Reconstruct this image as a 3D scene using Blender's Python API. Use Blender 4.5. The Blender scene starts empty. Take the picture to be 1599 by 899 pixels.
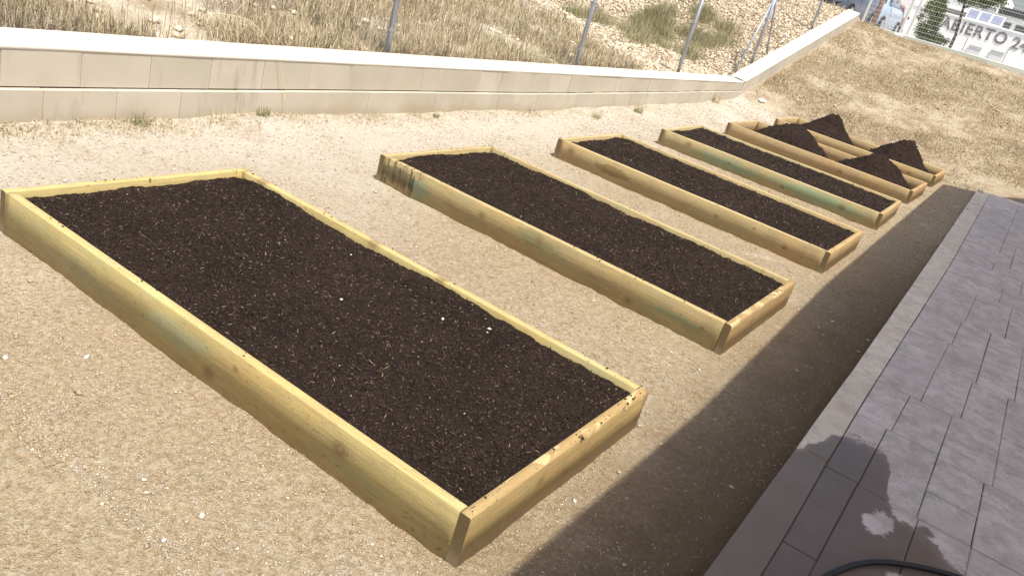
import bpy, bmesh, math
import numpy as np
from mathutils import Matrix, Vector

# ------------------------------------------------------------------ camera
scene = bpy.context.scene
COL = scene.collection
cam_data = bpy.data.cameras.new("camera")
cam_data.sensor_width = 36.0
cam_data.lens = 1287.94 * 36.0 / 1599.0
cam_data.clip_start = 0.05
cam_data.clip_end = 3000.0
cam = bpy.data.objects.new("camera", cam_data)
COL.objects.link(cam)
R_ = Vector((0.794212, 0.546368, 0.26591))
U_ = Vector((-0.425481, 0.187623, 0.885304))
F_ = Vector((-0.433812, 0.816259, -0.381482))
mw = Matrix.Identity(4)
for i in range(3):
    mw[i][0], mw[i][1], mw[i][2] = R_[i], U_[i], -F_[i]
mw.translation = Vector((0, 0, 1.9813))
cam.matrix_world = mw
scene.camera = cam

# ------------------------------------------------------------------ light
SUN_DIR = Vector((0.33, -0.19, 0.92)).normalized()      # towards the sun
elev = math.asin(SUN_DIR.z)
azim = math.atan2(SUN_DIR.x, SUN_DIR.y)                 # from +Y, clockwise
world = bpy.data.worlds.new("World")
scene.world = world
world.use_nodes = True
wn = world.node_tree
wn.nodes.clear()
sky = wn.nodes.new("ShaderNodeTexSky")
sky.sky_type = 'NISHITA'
sky.sun_disc = False
sky.sun_elevation = elev
sky.sun_rotation = azim
sky.dust_density = 4.0
sky.air_density = 1.0
bg = wn.nodes.new("ShaderNodeBackground")
bg.inputs["Strength"].default_value = 0.13
wo = wn.nodes.new("ShaderNodeOutputWorld")
wn.links.new(sky.outputs[0], bg.inputs[0])
wn.links.new(bg.outputs[0], wo.inputs[0])
sun_data = bpy.data.lights.new("sun", 'SUN')
sun_data.energy = 4.3
sun_data.angle = math.radians(0.55)
sun_data.color = (1.0, 0.94, 0.82)
sun = bpy.data.objects.new("sun", sun_data)
sun.rotation_euler = SUN_DIR.to_track_quat('Z', 'Y').to_euler()
sun.location = (5, -5, 20)
COL.objects.link(sun)
scene.view_settings.view_transform = 'Standard'
scene.view_settings.look = 'None'
scene.view_settings.exposure = 0.58
scene.view_settings.gamma = 1.0

rng = np.random.default_rng(7)

# ------------------------------------------------------------------ noise
def _hash(ix, iy, seed):
    h = (ix.astype(np.int64) * 374761393 + iy.astype(np.int64) * 668265263 + seed * 1442695041) & 0xffffffff
    h = ((h ^ (h >> 13)) * 1274126177) & 0xffffffff
    h = h ^ (h >> 16)
    return (h & 0xffff) / 65535.0

def vnoise(x, y, s, seed=0):
    x = np.asarray(x, float) / s + 500.0
    y = np.asarray(y, float) / s + 500.0
    ix = np.floor(x).astype(np.int64); iy = np.floor(y).astype(np.int64)
    fx = x - ix; fy = y - iy
    fx = fx * fx * (3 - 2 * fx); fy = fy * fy * (3 - 2 * fy)
    a = _hash(ix, iy, seed); b = _hash(ix + 1, iy, seed)
    c = _hash(ix, iy + 1, seed); d = _hash(ix + 1, iy + 1, seed)
    return (a * (1 - fx) + b * fx) * (1 - fy) + (c * (1 - fx) + d * fx) * fy

def fbm(x, y, s, seed=0, o=3):
    v = 0; a = 0.5; t = 0
    for k in range(o):
        v = v + a * vnoise(x, y, s / (2 ** k), seed + 17 * k); t += a; a *= 0.5
    return v / t

def sstep(a, b, x):
    t = np.clip((np.asarray(x, float) - a) / (b - a), 0, 1)
    return t * t * (3 - 2 * t)

# ------------------------------------------------------------------ terrain height
CREST_Y = 25.4
def ground_z(x, y):
    x = np.asarray(x, float); y = np.asarray(y, float)
    # yard side
    y0 = 17.25 + 0.17 * np.clip(x + 5.45, 0, 9)
    k = 2.25 / (CREST_Y - y0)
    t = np.clip(y - y0, -1, 50)
    ramp = np.where(t < 0, 0, t)
    ramp = np.where((t > -0.6) & (t < 0.6), (t + 0.6) ** 2 / 2.4, ramp)
    zy = np.minimum(k * ramp, 2.25)
    zy = zy + 0.018 * np.clip(y - 10.5, 0, 7) * sstep(-4.1, -5.3, x)
    zy = zy + (fbm(x, y, 0.9, 3) - 0.5) * 0.03 * sstep(-4.2, -4.6, x) + (fbm(x, y, 0.16, 5) - 0.5) * 0.018 + (vnoise(x, y, 0.055, 6) - 0.5) * 0.007 + (fbm(x, y, 0.45, 7) - 0.5) * 0.015 * sstep(-0.6, -1.0, x)
    heap = np.exp(-((x + 5.2) ** 2 / 0.03 + (y - 4.75) ** 2 / 0.12)) * 0.09
    lumps = (fbm(x, y, 0.7, 9) - 0.5) * 0.09 * sstep(18.0, 19.5, y) * sstep(27, 25.6, y)
    zy = zy + heap + lumps - 0.007 - 0.014 * sstep(5.5, 3.0, y)
    zy = zy + 0.05 * np.exp(-np.clip(x + 5.42, 0, 3) / 0.14) * fbm(x, y, 0.5, 15) * sstep(19, 17, y)
    zy = zy - 0.03 * sstep(-0.45, -0.25, x) * sstep(18.6, 17.9, y)
    # outside the wall
    d = np.clip(-5.8 - x, 0, 400)
    ramp2 = np.minimum(0.27 * np.clip(y - 17.6, 0, 50), 2.1)
    z2 = 0.44 + 0.085 * np.minimum(d, 30) + ramp2 + (fbm(x, y, 1.2, 21) - 0.5) * 0.16 * sstep(0.1, 1.2, d) + (fbm(x, y, 0.25, 22) - 0.5) * 0.05
    cap = 2.28
    z2 = np.where(y > 24, np.minimum(z2, cap + (z2 - cap) * sstep(30, 24, y)), z2)
    z = np.where(x > -5.62, zy, z2)
    far = sstep(26.0, 27.5, y)
    return z * (1 - far) + 2.2 * far

# ------------------------------------------------------------------ mesh helpers
def link(o, parent=None):
    COL.objects.link(o)
    if parent is not None:
        o.parent = parent
    return o

def raw_mesh(name, V, F, mat=None, smooth=False, attrs=None):
    """V (n,3); F list of (m,k) int arrays."""
    me = bpy.data.meshes.new(name)
    V = np.ascontiguousarray(V, dtype=np.float32)
    if isinstance(F, np.ndarray):
        F = [F]
    F = [np.asarray(f) for f in F if len(f)]
    me.vertices.add(len(V)); me.vertices.foreach_set("co", V.ravel())
    nl = sum(f.size for f in F); nf = sum(len(f) for f in F)
    me.loops.add(nl); me.polygons.add(nf)
    idx = np.concatenate([f.ravel() for f in F]).astype(np.int32)
    tot = np.concatenate([np.full(len(f), f.shape[1], np.int32) for f in F])
    st = np.concatenate([[0], np.cumsum(tot)[:-1]]).astype(np.int32)
    me.loops.foreach_set("vertex_index", idx)
    me.polygons.foreach_set("loop_start", st)
    me.polygons.foreach_set("loop_total", tot)
    if smooth:
        me.polygons.foreach_set("use_smooth", np.ones(nf, bool))
    if attrs:
        for an, av in attrs.items():
            a = me.attributes.new(an, 'FLOAT', 'POINT')
            a.data.foreach_set("value", np.ascontiguousarray(av, dtype=np.float32))
    me.update(); me.validate()
    if mat:
        me.materials.append(mat)
    return me

def obj(name, me, parent=None, **props):
    o = bpy.data.objects.new(name, me)
    link(o, parent)
    for k, v in props.items():
        o[k] = v
    return o

def empty(name, loc, rz=0.0, **props):
    o = bpy.data.objects.new(name, None)
    o.location = loc; o.rotation_euler = (0, 0, rz)
    o.empty_display_size = 0.2
    COL.objects.link(o)
    for k, v in props.items():
        o[k] = v
    return o

def bm_mesh(name, bm, mat=None, smooth=False):
    me = bpy.data.meshes.new(name)
    bmesh.ops.recalc_face_normals(bm, faces=bm.faces)
    bm.to_mesh(me); bm.free()
    if mat: me.materials.append(mat)
    if smooth:
        me.polygons.foreach_set("use_smooth", np.ones(len(me.polygons), bool))
    return me

def add_box(bm, c, s, bevel=0.0, rot=None):
    m = Matrix.Translation(Vector(c)) @ (rot if rot is not None else Matrix.Identity(4)) @ Matrix.Diagonal((s[0], s[1], s[2], 1))
    r = bmesh.ops.create_cube(bm, size=1.0, matrix=m)
    if bevel > 0:
        es = list({e for v in r['verts'] for e in v.link_edges})
        bmesh.ops.bevel(bm, geom=es, offset=bevel, segments=1, affect='EDGES', profile=0.5)

def add_tube(bm, pts, r, n=8, cap=True):
    pts = [Vector(p) for p in pts]
    rings = []
    for i, p in enumerate(pts):
        d = (pts[min(i + 1, len(pts) - 1)] - pts[max(i - 1, 0)]).normalized()
        a = d.orthogonal().normalized() if i == 0 else (rings[-1][1] - d * rings[-1][1].dot(d)).normalized()
        b = d.cross(a)
        rr = r[i] if isinstance(r, (list, tuple)) else r
        rings.append(([bm.verts.new(p + (a * math.cos(2 * math.pi * k / n) + b * math.sin(2 * math.pi * k / n)) * rr) for k in range(n)], a))
    for i in range(len(rings) - 1):
        A, B = rings[i][0], rings[i + 1][0]
        for k in range(n):
            bm.faces.new((A[k], A[(k + 1) % n], B[(k + 1) % n], B[k]))
    if cap:
        bm.faces.new(rings[0][0][::-1]); bm.faces.new(rings[-1][0])

def add_prism(bm, poly, z0, z1, bevel=0.0):
    b = [bm.verts.new((x, y, z0)) for x, y in poly]
    t = [bm.verts.new((x, y, z1)) for x, y in poly]
    n = len(poly)
    bm.faces.new(b[::-1]); top = bm.faces.new(t)
    for i in range(n):
        bm.faces.new((b[i], b[(i + 1) % n], t[(i + 1) % n], t[i]))
    if bevel:
        bmesh.ops.bevel(bm, geom=list(top.edges), offset=bevel, segments=1, affect='EDGES')

# ------------------------------------------------------------------ material helpers
class NT:
    def __init__(self, name):
        self.m = bpy.data.materials.new(name); self.m.use_nodes = True
        self.t = self.m.node_tree; self.t.nodes.clear()
        self.out = self.t.nodes.new("ShaderNodeOutputMaterial")
        self.b = self.t.nodes.new("ShaderNodeBsdfPrincipled")
        self.t.links.new(self.b.outputs[0], self.out.inputs[0])
        self.b.inputs["Roughness"].default_value = 0.9
        self.b.inputs["Specular IOR Level"].default_value = 0.25
    def new(self, ty, **kw):
        n = self.t.nodes.new(ty)
        for k, v in kw.items(): setattr(n, k, v)
        return n
    def L(self, a, b):
        if isinstance(a, (int, float)): b.default_value = a
        elif isinstance(a, (tuple, list)): b.default_value = tuple(a) + ((1.0,) if len(a) == 3 and b.type == 'RGBA' else ())
        else: self.t.links.new(a, b)
    def geo(self): return self.new("ShaderNodeNewGeometry").outputs["Position"]
    def objc(self): return self.new("ShaderNodeTexCoord").outputs["Object"]
    def mapv(self, v, scale=(1, 1, 1), loc=(0, 0, 0)):
        n = self.new("ShaderNodeMapping"); self.L(v, n.inputs["Vector"])
        n.inputs["Scale"].default_value = scale; n.inputs["Location"].default_value = loc
        return n.outputs[0]
    def noise(self, v, scale, detail=3, rough=0.5, dist=0.0, out="Fac"):
        n = self.new("ShaderNodeTexNoise"); self.L(v, n.inputs["Vector"])
        n.inputs["Scale"].default_value = scale; n.inputs["Detail"].default_value = detail
        n.inputs["Roughness"].default_value = rough; n.inputs["Distortion"].default_value = dist
        return n.outputs[out]
    def voro(self, v, scale, feature='F1', out="Distance", rnd=1.0):
        n = self.new("ShaderNodeTexVoronoi"); n.feature = feature; self.L(v, n.inputs["Vector"])
        n.inputs["Scale"].default_value = scale; n.inputs["Randomness"].default_value = rnd
        return n.outputs[out]
    def math(self, op, a, b=0.0, c=None, clamp=False):
        n = self.new("ShaderNodeMath", operation=op, use_clamp=clamp)
        self.L(a, n.inputs[0]); self.L(b, n.inputs[1])
        if c is not None: self.L(c, n.inputs[2])
        return n.outputs[0]
    def ramp(self, f, a, b, lo=0.0, hi=1.0, smooth=True):
        n = self.new("ShaderNodeMapRange"); n.interpolation_type = 'SMOOTHSTEP' if smooth else 'LINEAR'
        self.L(f, n.inputs[0])
        for i, v in zip((1, 2, 3, 4), (a, b, lo, hi)): n.inputs[i].default_value = v
        return n.outputs[0]
    def mix(self, f, a, b, mode='MIX'):
        n = self.new("ShaderNodeMix", data_type='RGBA', blend_type=mode)
        self.L(f, n.inputs[0]); self.L(a, n.inputs[6]); self.L(b, n.inputs[7])
        return n.outputs[2]
    def sep(self, v):
        n = self.new("ShaderNodeSeparateXYZ"); self.L(v, n.inputs[0]); return n.outputs
    def attr(self, name):
        n = self.new("ShaderNodeAttribute"); n.attribute_name = name; return n.outputs["Fac"]
    def bump(self, h, strength=0.3, dist=0.01, normal=None):
        n = self.new("ShaderNodeBump"); self.L(h, n.inputs["Height"])
        n.inputs["Strength"].default_value = strength; n.inputs["Distance"].default_value = dist
        if normal is not None: self.L(normal, n.inputs["Normal"])
        return n.outputs[0]
    def done(self, color=None, rough=None, normal=None, spec=None, metal=None):
        if color is not None: self.L(color, self.b.inputs["Base Color"])
        if rough is not None: self.L(rough, self.b.inputs["Roughness"])
        if normal is not None: self.L(normal, self.b.inputs["Normal"])
        if spec is not None: self.L(spec, self.b.inputs["Specular IOR Level"])
        if metal is not None: self.L(metal, self.b.inputs["Metallic"])
        return self.m

def simple_mat(name, col, rough=0.6, metal=0.0, var=0.12, scale=6.0, spec=0.3, bump=0.0):
    n = NT(name); p = n.objc()
    f = n.noise(p, scale, 4, 0.6)
    d = tuple(c * (1 - var) for c in col); l = tuple(min(1, c * (1 + var)) for c in col)
    nm = n.bump(n.noise(p, scale * 12, 3), bump, 0.005) if bump else None
    return n.done(n.mix(f, d, l), rough, nm, spec, metal)

# ------------------------------------------------------------------ ground material
def ground_material():
    n = NT("sandy_ground"); p = n.geo(); s = n.sep(p)
    big = n.noise(p, 0.55, 4, 0.6)
    mid = n.noise(p, 3.2, 4, 0.65)
    fine = n.noise(p, 38, 4, 0.75)
    grit = n.noise(p, 150, 2, 0.6)
    # tan near the house, pale limestone dust towards the wall
    xx = n.math('ADD', s[0], n.math('MULTIPLY', n.math('SUBTRACT', big, 0.5), 3.0))
    pale = n.ramp(xx, -2.6, -5.4)
    tan = n.mix(mid, (0.305, 0.228, 0.132), (0.405, 0.318, 0.2))
    lime = n.mix(mid, (0.515, 0.46, 0.385), (0.64, 0.59, 0.51))
    sand = n.mix(pale, tan, lime)
    powder = n.noise(n.mapv(p, (1, 1, 1), (3, 1, 0)), 1.7, 6, 0.72, 0.4)
    sand = n.mix(n.ramp(powder, 0.54, 0.70, 0, 0.5), sand, (0.58, 0.53, 0.46))
    sand = n.mix(n.ramp(powder, 0.44, 0.28, 0, 0.5), sand, (0.30, 0.215, 0.13))
    clod = n.voro(n.mapv(p, (1, 1, 1)), 46)
    sand = n.mix(n.math('MULTIPLY', n.ramp(clod, 0.30, 0.12, 0, 0.30), n.ramp(n.noise(p, 5, 3, 0.6), 0.42, 0.62)), sand, (0.62, 0.56, 0.47))
    crumb = n.noise(p, 17, 5, 0.8)
    sand = n.mix(n.ramp(crumb, 0.44, 0.30, 0, 0.5), sand, (0.22, 0.16, 0.105))
    sand = n.mix(n.ramp(fine, 0.40, 0.72, 0, 0.5), sand, (0.62, 0.55, 0.45))
    sand = n.mix(n.ramp(fine, 0.50, 0.26, 0, 0.5), sand, (0.22, 0.155, 0.095))
    sand = n.mix(n.ramp(grit, 0.58, 0.75, 0, 0.55), sand, (0.70, 0.64, 0.55))
    sand = n.mix(n.ramp(grit, 0.42, 0.28, 0, 0.45), sand, (0.16, 0.11, 0.075))
    # strip beside the kerb: earth painted darker to deepen the porch shade
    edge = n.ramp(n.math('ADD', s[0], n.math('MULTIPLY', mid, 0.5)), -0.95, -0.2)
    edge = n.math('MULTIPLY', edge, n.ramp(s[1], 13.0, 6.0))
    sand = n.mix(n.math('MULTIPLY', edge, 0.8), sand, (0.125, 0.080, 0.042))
    # bank: dry earth with straw
    bt = n.noise(p, 1.5, 5, 0.7)
    bank = n.mix(n.ramp(bt, 0.30, 0.66), (0.25, 0.185, 0.115), (0.46, 0.39, 0.285))
    bank = n.mix(n.ramp(n.noise(p, 4.2, 4, 0.7), 0.56, 0.74, 0, 0.8), bank, (0.55, 0.49, 0.39))
    bank = n.mix(n.ramp(n.noise(n.mapv(p, (1, 1, 1), (7, 3, 0)), 3.4, 5, 0.75), 0.52, 0.66, 0, 0.6), bank, (0.27, 0.165, 0.095))
    bank = n.mix(n.ramp(n.noise(p, 2.6, 3, 0.6, 0.6), 0.58, 0.74, 0, 0.6), bank, (0.24, 0.21, 0.11))
    bank = n.mix(n.ramp(fine, 0.48, 0.30, 0, 0.6), bank, (0.15, 0.105, 0.06))
    bank = n.mix(n.ramp(n.noise(p, 9, 5, 0.8), 0.44, 0.34, 0, 0.55), bank, (0.16, 0.115, 0.07))
    yb = n.math('ADD', n.math('ADD', s[1], n.math('MULTIPLY', big, 2.4)), n.math('MULTIPLY', mid, 1.2))
    isbank = n.ramp(yb, 18.9, 19.9)
    col = n.mix(isbank, sand, bank)
    # outside the wall
    oc = n.mix(n.ramp(n.noise(p, 1.1, 5, 0.7), 0.35, 0.6), (0.33, 0.255, 0.165), (0.60, 0.53, 0.42))
    oc = n.mix(n.ramp(fine, 0.52, 0.28, 0, 0.6), oc, (0.20, 0.15, 0.10))
    out = n.ramp(s[0], -5.6, -5.66)
    col = n.mix(out, col, oc)
    street = n.mix(mid, (0.34, 0.33, 0.32), (0.42, 0.41, 0.39))
    col = n.mix(n.ramp(s[1], 26.3, 26.9), col, street)
    h = n.math('ADD', n.math('MULTIPLY', fine, 1.0), n.math('MULTIPLY', grit, 0.5))
    h = n.math('ADD', h, n.math('MULTIPLY', crumb, 1.2))
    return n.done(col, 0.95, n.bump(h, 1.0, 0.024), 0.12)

def axis(segs):
    out = []
    for a, b, st in segs:
        k = max(1, int(round((b - a) / st)))
        out += list(np.linspace(a, b, k, endpoint=False))
    out.append(segs[-1][1])
    return np.array(out)

MAT_GROUND = ground_material()
xs = axis([(-900, -60, 60), (-60, -20, 2.0), (-20, -9, 0.25), (-9, -5.66, 0.09), (-5.66, -5.60, 0.03), (-5.60, -0.2, 0.028), (-0.2, 4, 0.25), (4, 20, 2), (20, 900, 80)])
ys = axis([(-900, -20, 80), (-20, 0, 2), (0, 1.2, 0.3), (1.2, 9, 0.028), (9, 18, 0.045), (18, 27.6, 0.09), (27.6, 60, 3), (60, 900, 80)])
GX, GY = np.meshgrid(xs, ys)
GZ = ground_z(GX, GY)
V = np.stack([GX, GY, GZ], -1).reshape(-1, 3)
nx, ny = len(xs), len(ys)
ii = (np.arange(ny - 1)[:, None] * nx + np.arange(nx - 1)[None]).ravel()
Fq = np.stack([ii, ii + 1, ii + nx + 1, ii + nx], -1)
obj("ground", raw_mesh("ground", V, Fq, MAT_GROUND, True), kind="structure")

# ------------------------------------------------------------------ retaining wall of blocks
def concrete_mat(name, c1, c2, stain=0.5, seed=0.0, course=False):
    n = NT(name); p = n.geo(); s = n.sep(p)
    q = n.mapv(p, (1, 1, 1), (seed, seed * 2, 0))
    big = n.noise(q, 1.6, 4, 0.6); f = n.noise(q, 26, 4, 0.7); g = n.noise(q, 170, 2)
    col = n.mix(n.ramp(big, 0.3, 0.7), c1, c2)
    st = n.noise(n.mapv(p, (1, 6, 0.9), (seed, 0, 0)), 1.4, 4, 0.65)
    col = n.mix(n.ramp(st, 0.55, 0.8, 0, stain), col, tuple(c * 0.62 for c in c1))
    col = n.mix(n.ramp(f, 0.35, 0.2, 0, 0.5), col, tuple(c * 0.6 for c in c1))
    oi = n.new("ShaderNodeObjectInfo").outputs["Random"]
    col = n.mix(n.math('MULTIPLY', oi, 0.35), col, tuple(c * 0.80 for c in c1))
    splash = n.math('ADD', s[2], n.math('MULTIPLY', n.math('SUBTRACT', big, 0.5), 0.25))
    if course: col = n.mix(n.ramp(splash, 0.13, 0.0, 0, 0.55), col, (0.36, 0.285, 0.19))
    return n.done(col, 0.92, n.bump(n.math('ADD', f, g), 0.25, 0.006), 0.2)

MAT_BLOCK = concrete_mat("block_render", (0.44, 0.392, 0.315), (0.51, 0.46, 0.38), 0.75, course=True)
MAT_COPE = concrete_mat("coping_render", (0.52, 0.48, 0.415), (0.63, 0.59, 0.52), 0.25, 4.0)
MAT_MORTAR = simple_mat("mortar", (0.20, 0.165, 0.13), 0.95)

wall = empty("block_wall", (-5.625, 2.0, 0.0), 0,
             label="long low rendered concrete block wall with pale sloping coping behind the beds", category="wall")
def wpart(name, me, **kw):
    o = obj(name, me, wall, **kw)
    o.matrix_parent_inverse = Matrix.Identity(4)
    o.location = Vector((0, 0, 0)) - Vector(wall.location)
    return o
W0, WK, W1 = -2.0, 17.55, 25.2         # start, kink, end along Y
SL = 0.268
def wtop(y): return 0.505 + (0.0 if y < WK else (y - WK) * SL)
# core (mortar)
bm = bmesh.new()
prof = [(W0, -0.2), (WK, -0.15), (W1, 1.9), (W1, wtop(W1) - 0.03), (WK, wtop(WK) - 0.03), (W0, 0.47)]
a = [bm.verts.new((-5.464, y, z)) for y, z in prof]; b = [bm.verts.new((-5.79, y, z)) for y, z in prof]
bm.faces.new(a); bm.faces.new(b[::-1])
for i in range(6): bm.faces.new((a[i], b[i], b[(i + 1) % 6], a[(i + 1) % 6]))
wpart("mortar_core", bm_mesh("mortar_core", bm, MAT_MORTAR))
# blocks: top course and (slightly proud) lower course
BL = 0.5265
for course, (zb, zt, xf, off) in enumerate(((-0.12, 0.226, -5.412, 0.286), (0.236, 0.482, -5.447, 0.025))):
    y = W0 - BL + off
    k = 0
    while y < WK - 0.02:
        ya, yb = max(y, W0), min(y + BL, WK)
        gap = 0.0006 + 0.0016 * rng.random() ** 2 if y < 5.2 else 0.0005
        dz = (rng.random() - 0.5) * 0.004 + (0.006 * math.sin(y * 1.3))
        dx = (rng.random() - 0.5) * 0.005
        if yb - ya > 0.05:
            lift = 0.0 if course else 0
            up = 0.012 * max(0, y - 10) if course == 0 else 0.006 * max(0, y - 10)
            bm = bmesh.new()
            z1 = zt + (dz * 0.4 + up if course == 0 else 0)
            z0 = zb + (dz * 0.4 + 0.012 * max(0, y - 10) if course == 1 else 0)
            add_box(bm, ((xf + dx - 5.62) / 2, (ya + yb) / 2, (z0 + z1) / 2), (xf + dx + 5.62, yb - ya - 2 * gap, z1 - z0), 0.0022 if course else 0.004)
            wpart("block", bm_mesh("block", bm, MAT_BLOCK))
        y += BL
# sloping stretch: two courses of render following the slope
def slope_strip(name, y0, y1, lo, hi, xf, mat, xb=-5.62, bev=0.004):
    bm = bmesh.new()
    vs = []
    for x in (xf, xb):
        for y, h in ((y0, lo), (y1, lo), (y1, hi), (y0, hi)):
            vs.append(bm.verts.new((x, y, wtop(y) + h if y >= WK - 0.01 else wtop(WK) + h)))
    A, B = vs[:4], vs[4:]
    bm.faces.new(A); bm.faces.new(B[::-1])
    for i in range(4): bm.faces.new((A[i], B[i], B[(i + 1) % 4], A[(i + 1) % 4]))
    bmesh.ops.bevel(bm, geom=list(bm.edges), offset=bev, segments=1, affect='EDGES')
    wpart(name, bm_mesh(name, bm, mat))
yy = WK + 0.006
while yy < W1 - 0.05:
    y2 = min(yy + 0.9, W1)
    slope_strip("block", yy, y2 - 0.001, -0.262, -0.024, -5.447, MAT_BLOCK)
    slope_strip("block", yy, y2 - 0.001, -0.75, -0.266, -5.445, MAT_BLOCK)
    yy = y2
# coping: level and sloped, rounded arris
def coping(y0, y1):
    N = max(2, int((y1 - y0) / 0.12))
    prof = [(-5.449, -0.030), (-5.4448, -0.028), (-5.4445, -0.010), (-5.449, -0.002), (-5.456, 0.0015), (-5.62, 0.012), (-5.775, 0.024), (-5.795, 0.018), (-5.80, 0.0), (-5.80, -0.06)]
    V = []; n = len(prof)
    for i in range(N + 1):
        y = y0 + (y1 - y0) * i / N
        for j, (x, h) in enumerate(prof):
            w = (float(vnoise(y, j * 3.1, 0.35, 77)) - 0.5) * 0.006 if j < 8 else 0
            V.append((x + w * 0.5, y, wtop(y) + h + w * (0.9 if j > 2 else 0.4)))
    F = [(i * n + j, i * n + j + 1, (i + 1) * n + j + 1, (i + 1) * n + j) for i in range(N) for j in range(n - 1)]
    me = raw_mesh("coping", np.array(V), np.array(F)[:, ::-1], MAT_COPE, True)
    bm = bmesh.new(); bm.from_mesh(me)
    bmesh.ops.holes_fill(bm, edges=[e for e in bm.edges if e.is_boundary], sides=0)
    bm.to_mesh(me); bm.free()
    wpart("coping", me)
coping(W0, WK - 0.006)
coping(WK + 0.010, W1 + 0.004)

# ------------------------------------------------------------------ wood
MOLD = (0.115, 0.095, 0.06)
def wood_mat(name, base=(0.56, 0.42, 0.19), green=0.3, knots=(), patches=(), seed=0.0, face_dark=0.0, endgrain=False, dusty=0.3, waney=False):
    n = NT(name); p = n.objc()
    q = n.mapv(p, (1, 1, 1), (seed * 3.1, seed * 1.7, seed * 2.3))
    s = n.sep(p)
    wx = n.noise(q, 2.0, 3, 0.6)
    zz = n.math('ADD', s[2], n.math('MULTIPLY', n.math('SUBTRACT', wx, 0.5), 0.05))
    comb = n.new("ShaderNodeCombineXYZ")
    n.L(n.math('ADD', s[0], seed * 2.0), comb.inputs[0]); n.L(s[1], comb.inputs[1]); n.L(zz, comb.inputs[2])
    g1 = n.noise(n.mapv(comb.outputs[0], (0.9, 14, 16)), 2.2, 4, 0.62)
    g2 = n.noise(n.mapv(comb.outputs[0], (1.6, 40, 62)), 2.0, 5, 0.75)
    d = tuple(c * 0.80 for c in base); l = tuple(min(1, c * 1.12) for c in base)
    col = n.mix(n.ramp(g1, 0.30, 0.70, 0.2, 0.8), d, l)
    col = n.mix(n.ramp(g2, 0.50, 0.30, 0, 0.6), col, (base[0] * 0.52, base[1] * 0.46, base[2] * 0.36))
    col = n.mix(n.ramp(n.noise(q, 1.3, 3, 0.6), 0.45, 0.75, 0, 0.55), col, (base[0] * 1.05, base[1] * 0.86, base[2] * 0.72))
    crack = n.noise(n.mapv(comb.outputs[0], (1.2, 30, 45), (4, 2, 1)), 1.6, 4, 0.6)
    crack = n.math('ABSOLUTE', n.math('SUBTRACT', crack, 0.5))
    cm = n.math('MULTIPLY', n.ramp(crack, 0.012, 0.0, 0, 0.75), n.ramp(n.noise(q, 3.0, 3, 0.6), 0.5, 0.62))
    col = n.mix(cm, col, (base[0] * 0.38, base[1] * 0.33, base[2] * 0.27))
    col = n.mix(n.ramp(n.noise(n.mapv(q, (1, 1.6, 1.6)), 5.0, 7, 0.8), 0.52, 0.44, 0, 0.45), col, (base[0] * 0.74, base[1] * 0.74, base[2] * 0.80))
    if waney:
        wz = n.math('ADD', s[2], n.math('MULTIPLY', n.math('SUBTRACT', n.noise(n.mapv(q, (1, 1, 1)), 5.5, 5, 0.7), 0.5), 0.11))
        col = n.mix(n.ramp(wz, 0.125, 0.150, 0, 0.55), col, (0.27, 0.185, 0.09))
        wn_ = n.noise(n.mapv(q, (1, 2, 2.0)), 5.0, 5, 0.6, 0.6)
        bl = n.math('MULTIPLY', n.ramp(wn_, 0.53, 0.58), n.ramp(s[2], 0.172, 0.186))
        col = n.mix(n.math('MULTIPLY', bl, 0.85), col, (0.50, 0.40, 0.21))
    if green:
        gm = n.ramp(n.noise(n.mapv(q, (1, 2, 3.2)), 1.4, 7, 0.75), 0.50, 0.60, 0, green)
        col = n.mix(gm, col, (0.36, 0.37, 0.20))
    warp = n.math('MULTIPLY', n.math('SUBTRACT', n.noise(n.mapv(q, (1, 2, 2.2)), 8, 6, 0.75), 0.5), 2.2)
    for (px, pz, rx, rz, pc, st) in patches:
        dx = n.math('DIVIDE', n.math('SUBTRACT', s[0], px), rx)
        dz = n.math('DIVIDE', n.math('SUBTRACT', s[2], pz), rz)
        dd = n.math('SQRT', n.math('ADD', n.math('MULTIPLY', dx, dx), n.math('MULTIPLY', dz, dz)))
        dd = n.math('ADD', dd, warp)
        col = n.mix(n.ramp(dd, 1.0, 0.62, 0, st), col, pc)
    drip = n.noise(n.mapv(q, (14, 1, 1.6)), 2.4, 5, 0.7)
    for (px, pz, rx, rz, pc, st) in patches:
        if pc is not MOLD: continue
        dx = n.math('ABSOLUTE', n.math('DIVIDE', n.math('SUBTRACT', s[0], px), rx * 1.1))
        col = n.mix(n.math('MULTIPLY', n.ramp(drip, 0.48, 0.40, 0, 0.85), n.ramp(dx, 1.1, 0.8)), col, (0.06, 0.045, 0.028))
    for (px, pz, r) in knots:
        dx = n.math('DIVIDE', n.math('SUBTRACT', s[0], px), r * 1.25)
        dz = n.math('DIVIDE', n.math('SUBTRACT', s[2], pz), r)
        dd = n.math('SQRT', n.math('ADD', n.math('MULTIPLY', dx, dx), n.math('MULTIPLY', dz, dz)))
        dd = n.math('ADD', dd, n.math('MULTIPLY', warp, 0.22))
        ring = n.math('SINE', n.math('MULTIPLY', dd, 11.0))
        col = n.mix(n.ramp(dd, 2.0, 0.9, 0, 0.45), col, (base[0] * 0.62, base[1] * 0.56, base[2] * 0.52))
        kc = n.mix(n.ramp(ring, -1, 1), (0.19, 0.135, 0.065), (0.27, 0.195, 0.095))
        col = n.mix(n.ramp(dd, 1.05, 0.75, 0, 0.75), col, kc)
    if endgrain:
        col = n.mix(0.86, col, (0.10, 0.068, 0.034))
    # earth splashed on the lowest few centimetres
    sp = n.math('ADD', s[2], n.math('MULTIPLY', n.math('SUBTRACT', n.noise(q, 14, 4, 0.7), 0.5), 0.12))
    col = n.mix(n.ramp(sp, 0.070, -0.005, 0, dusty), col, (0.46, 0.365, 0.25))
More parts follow.
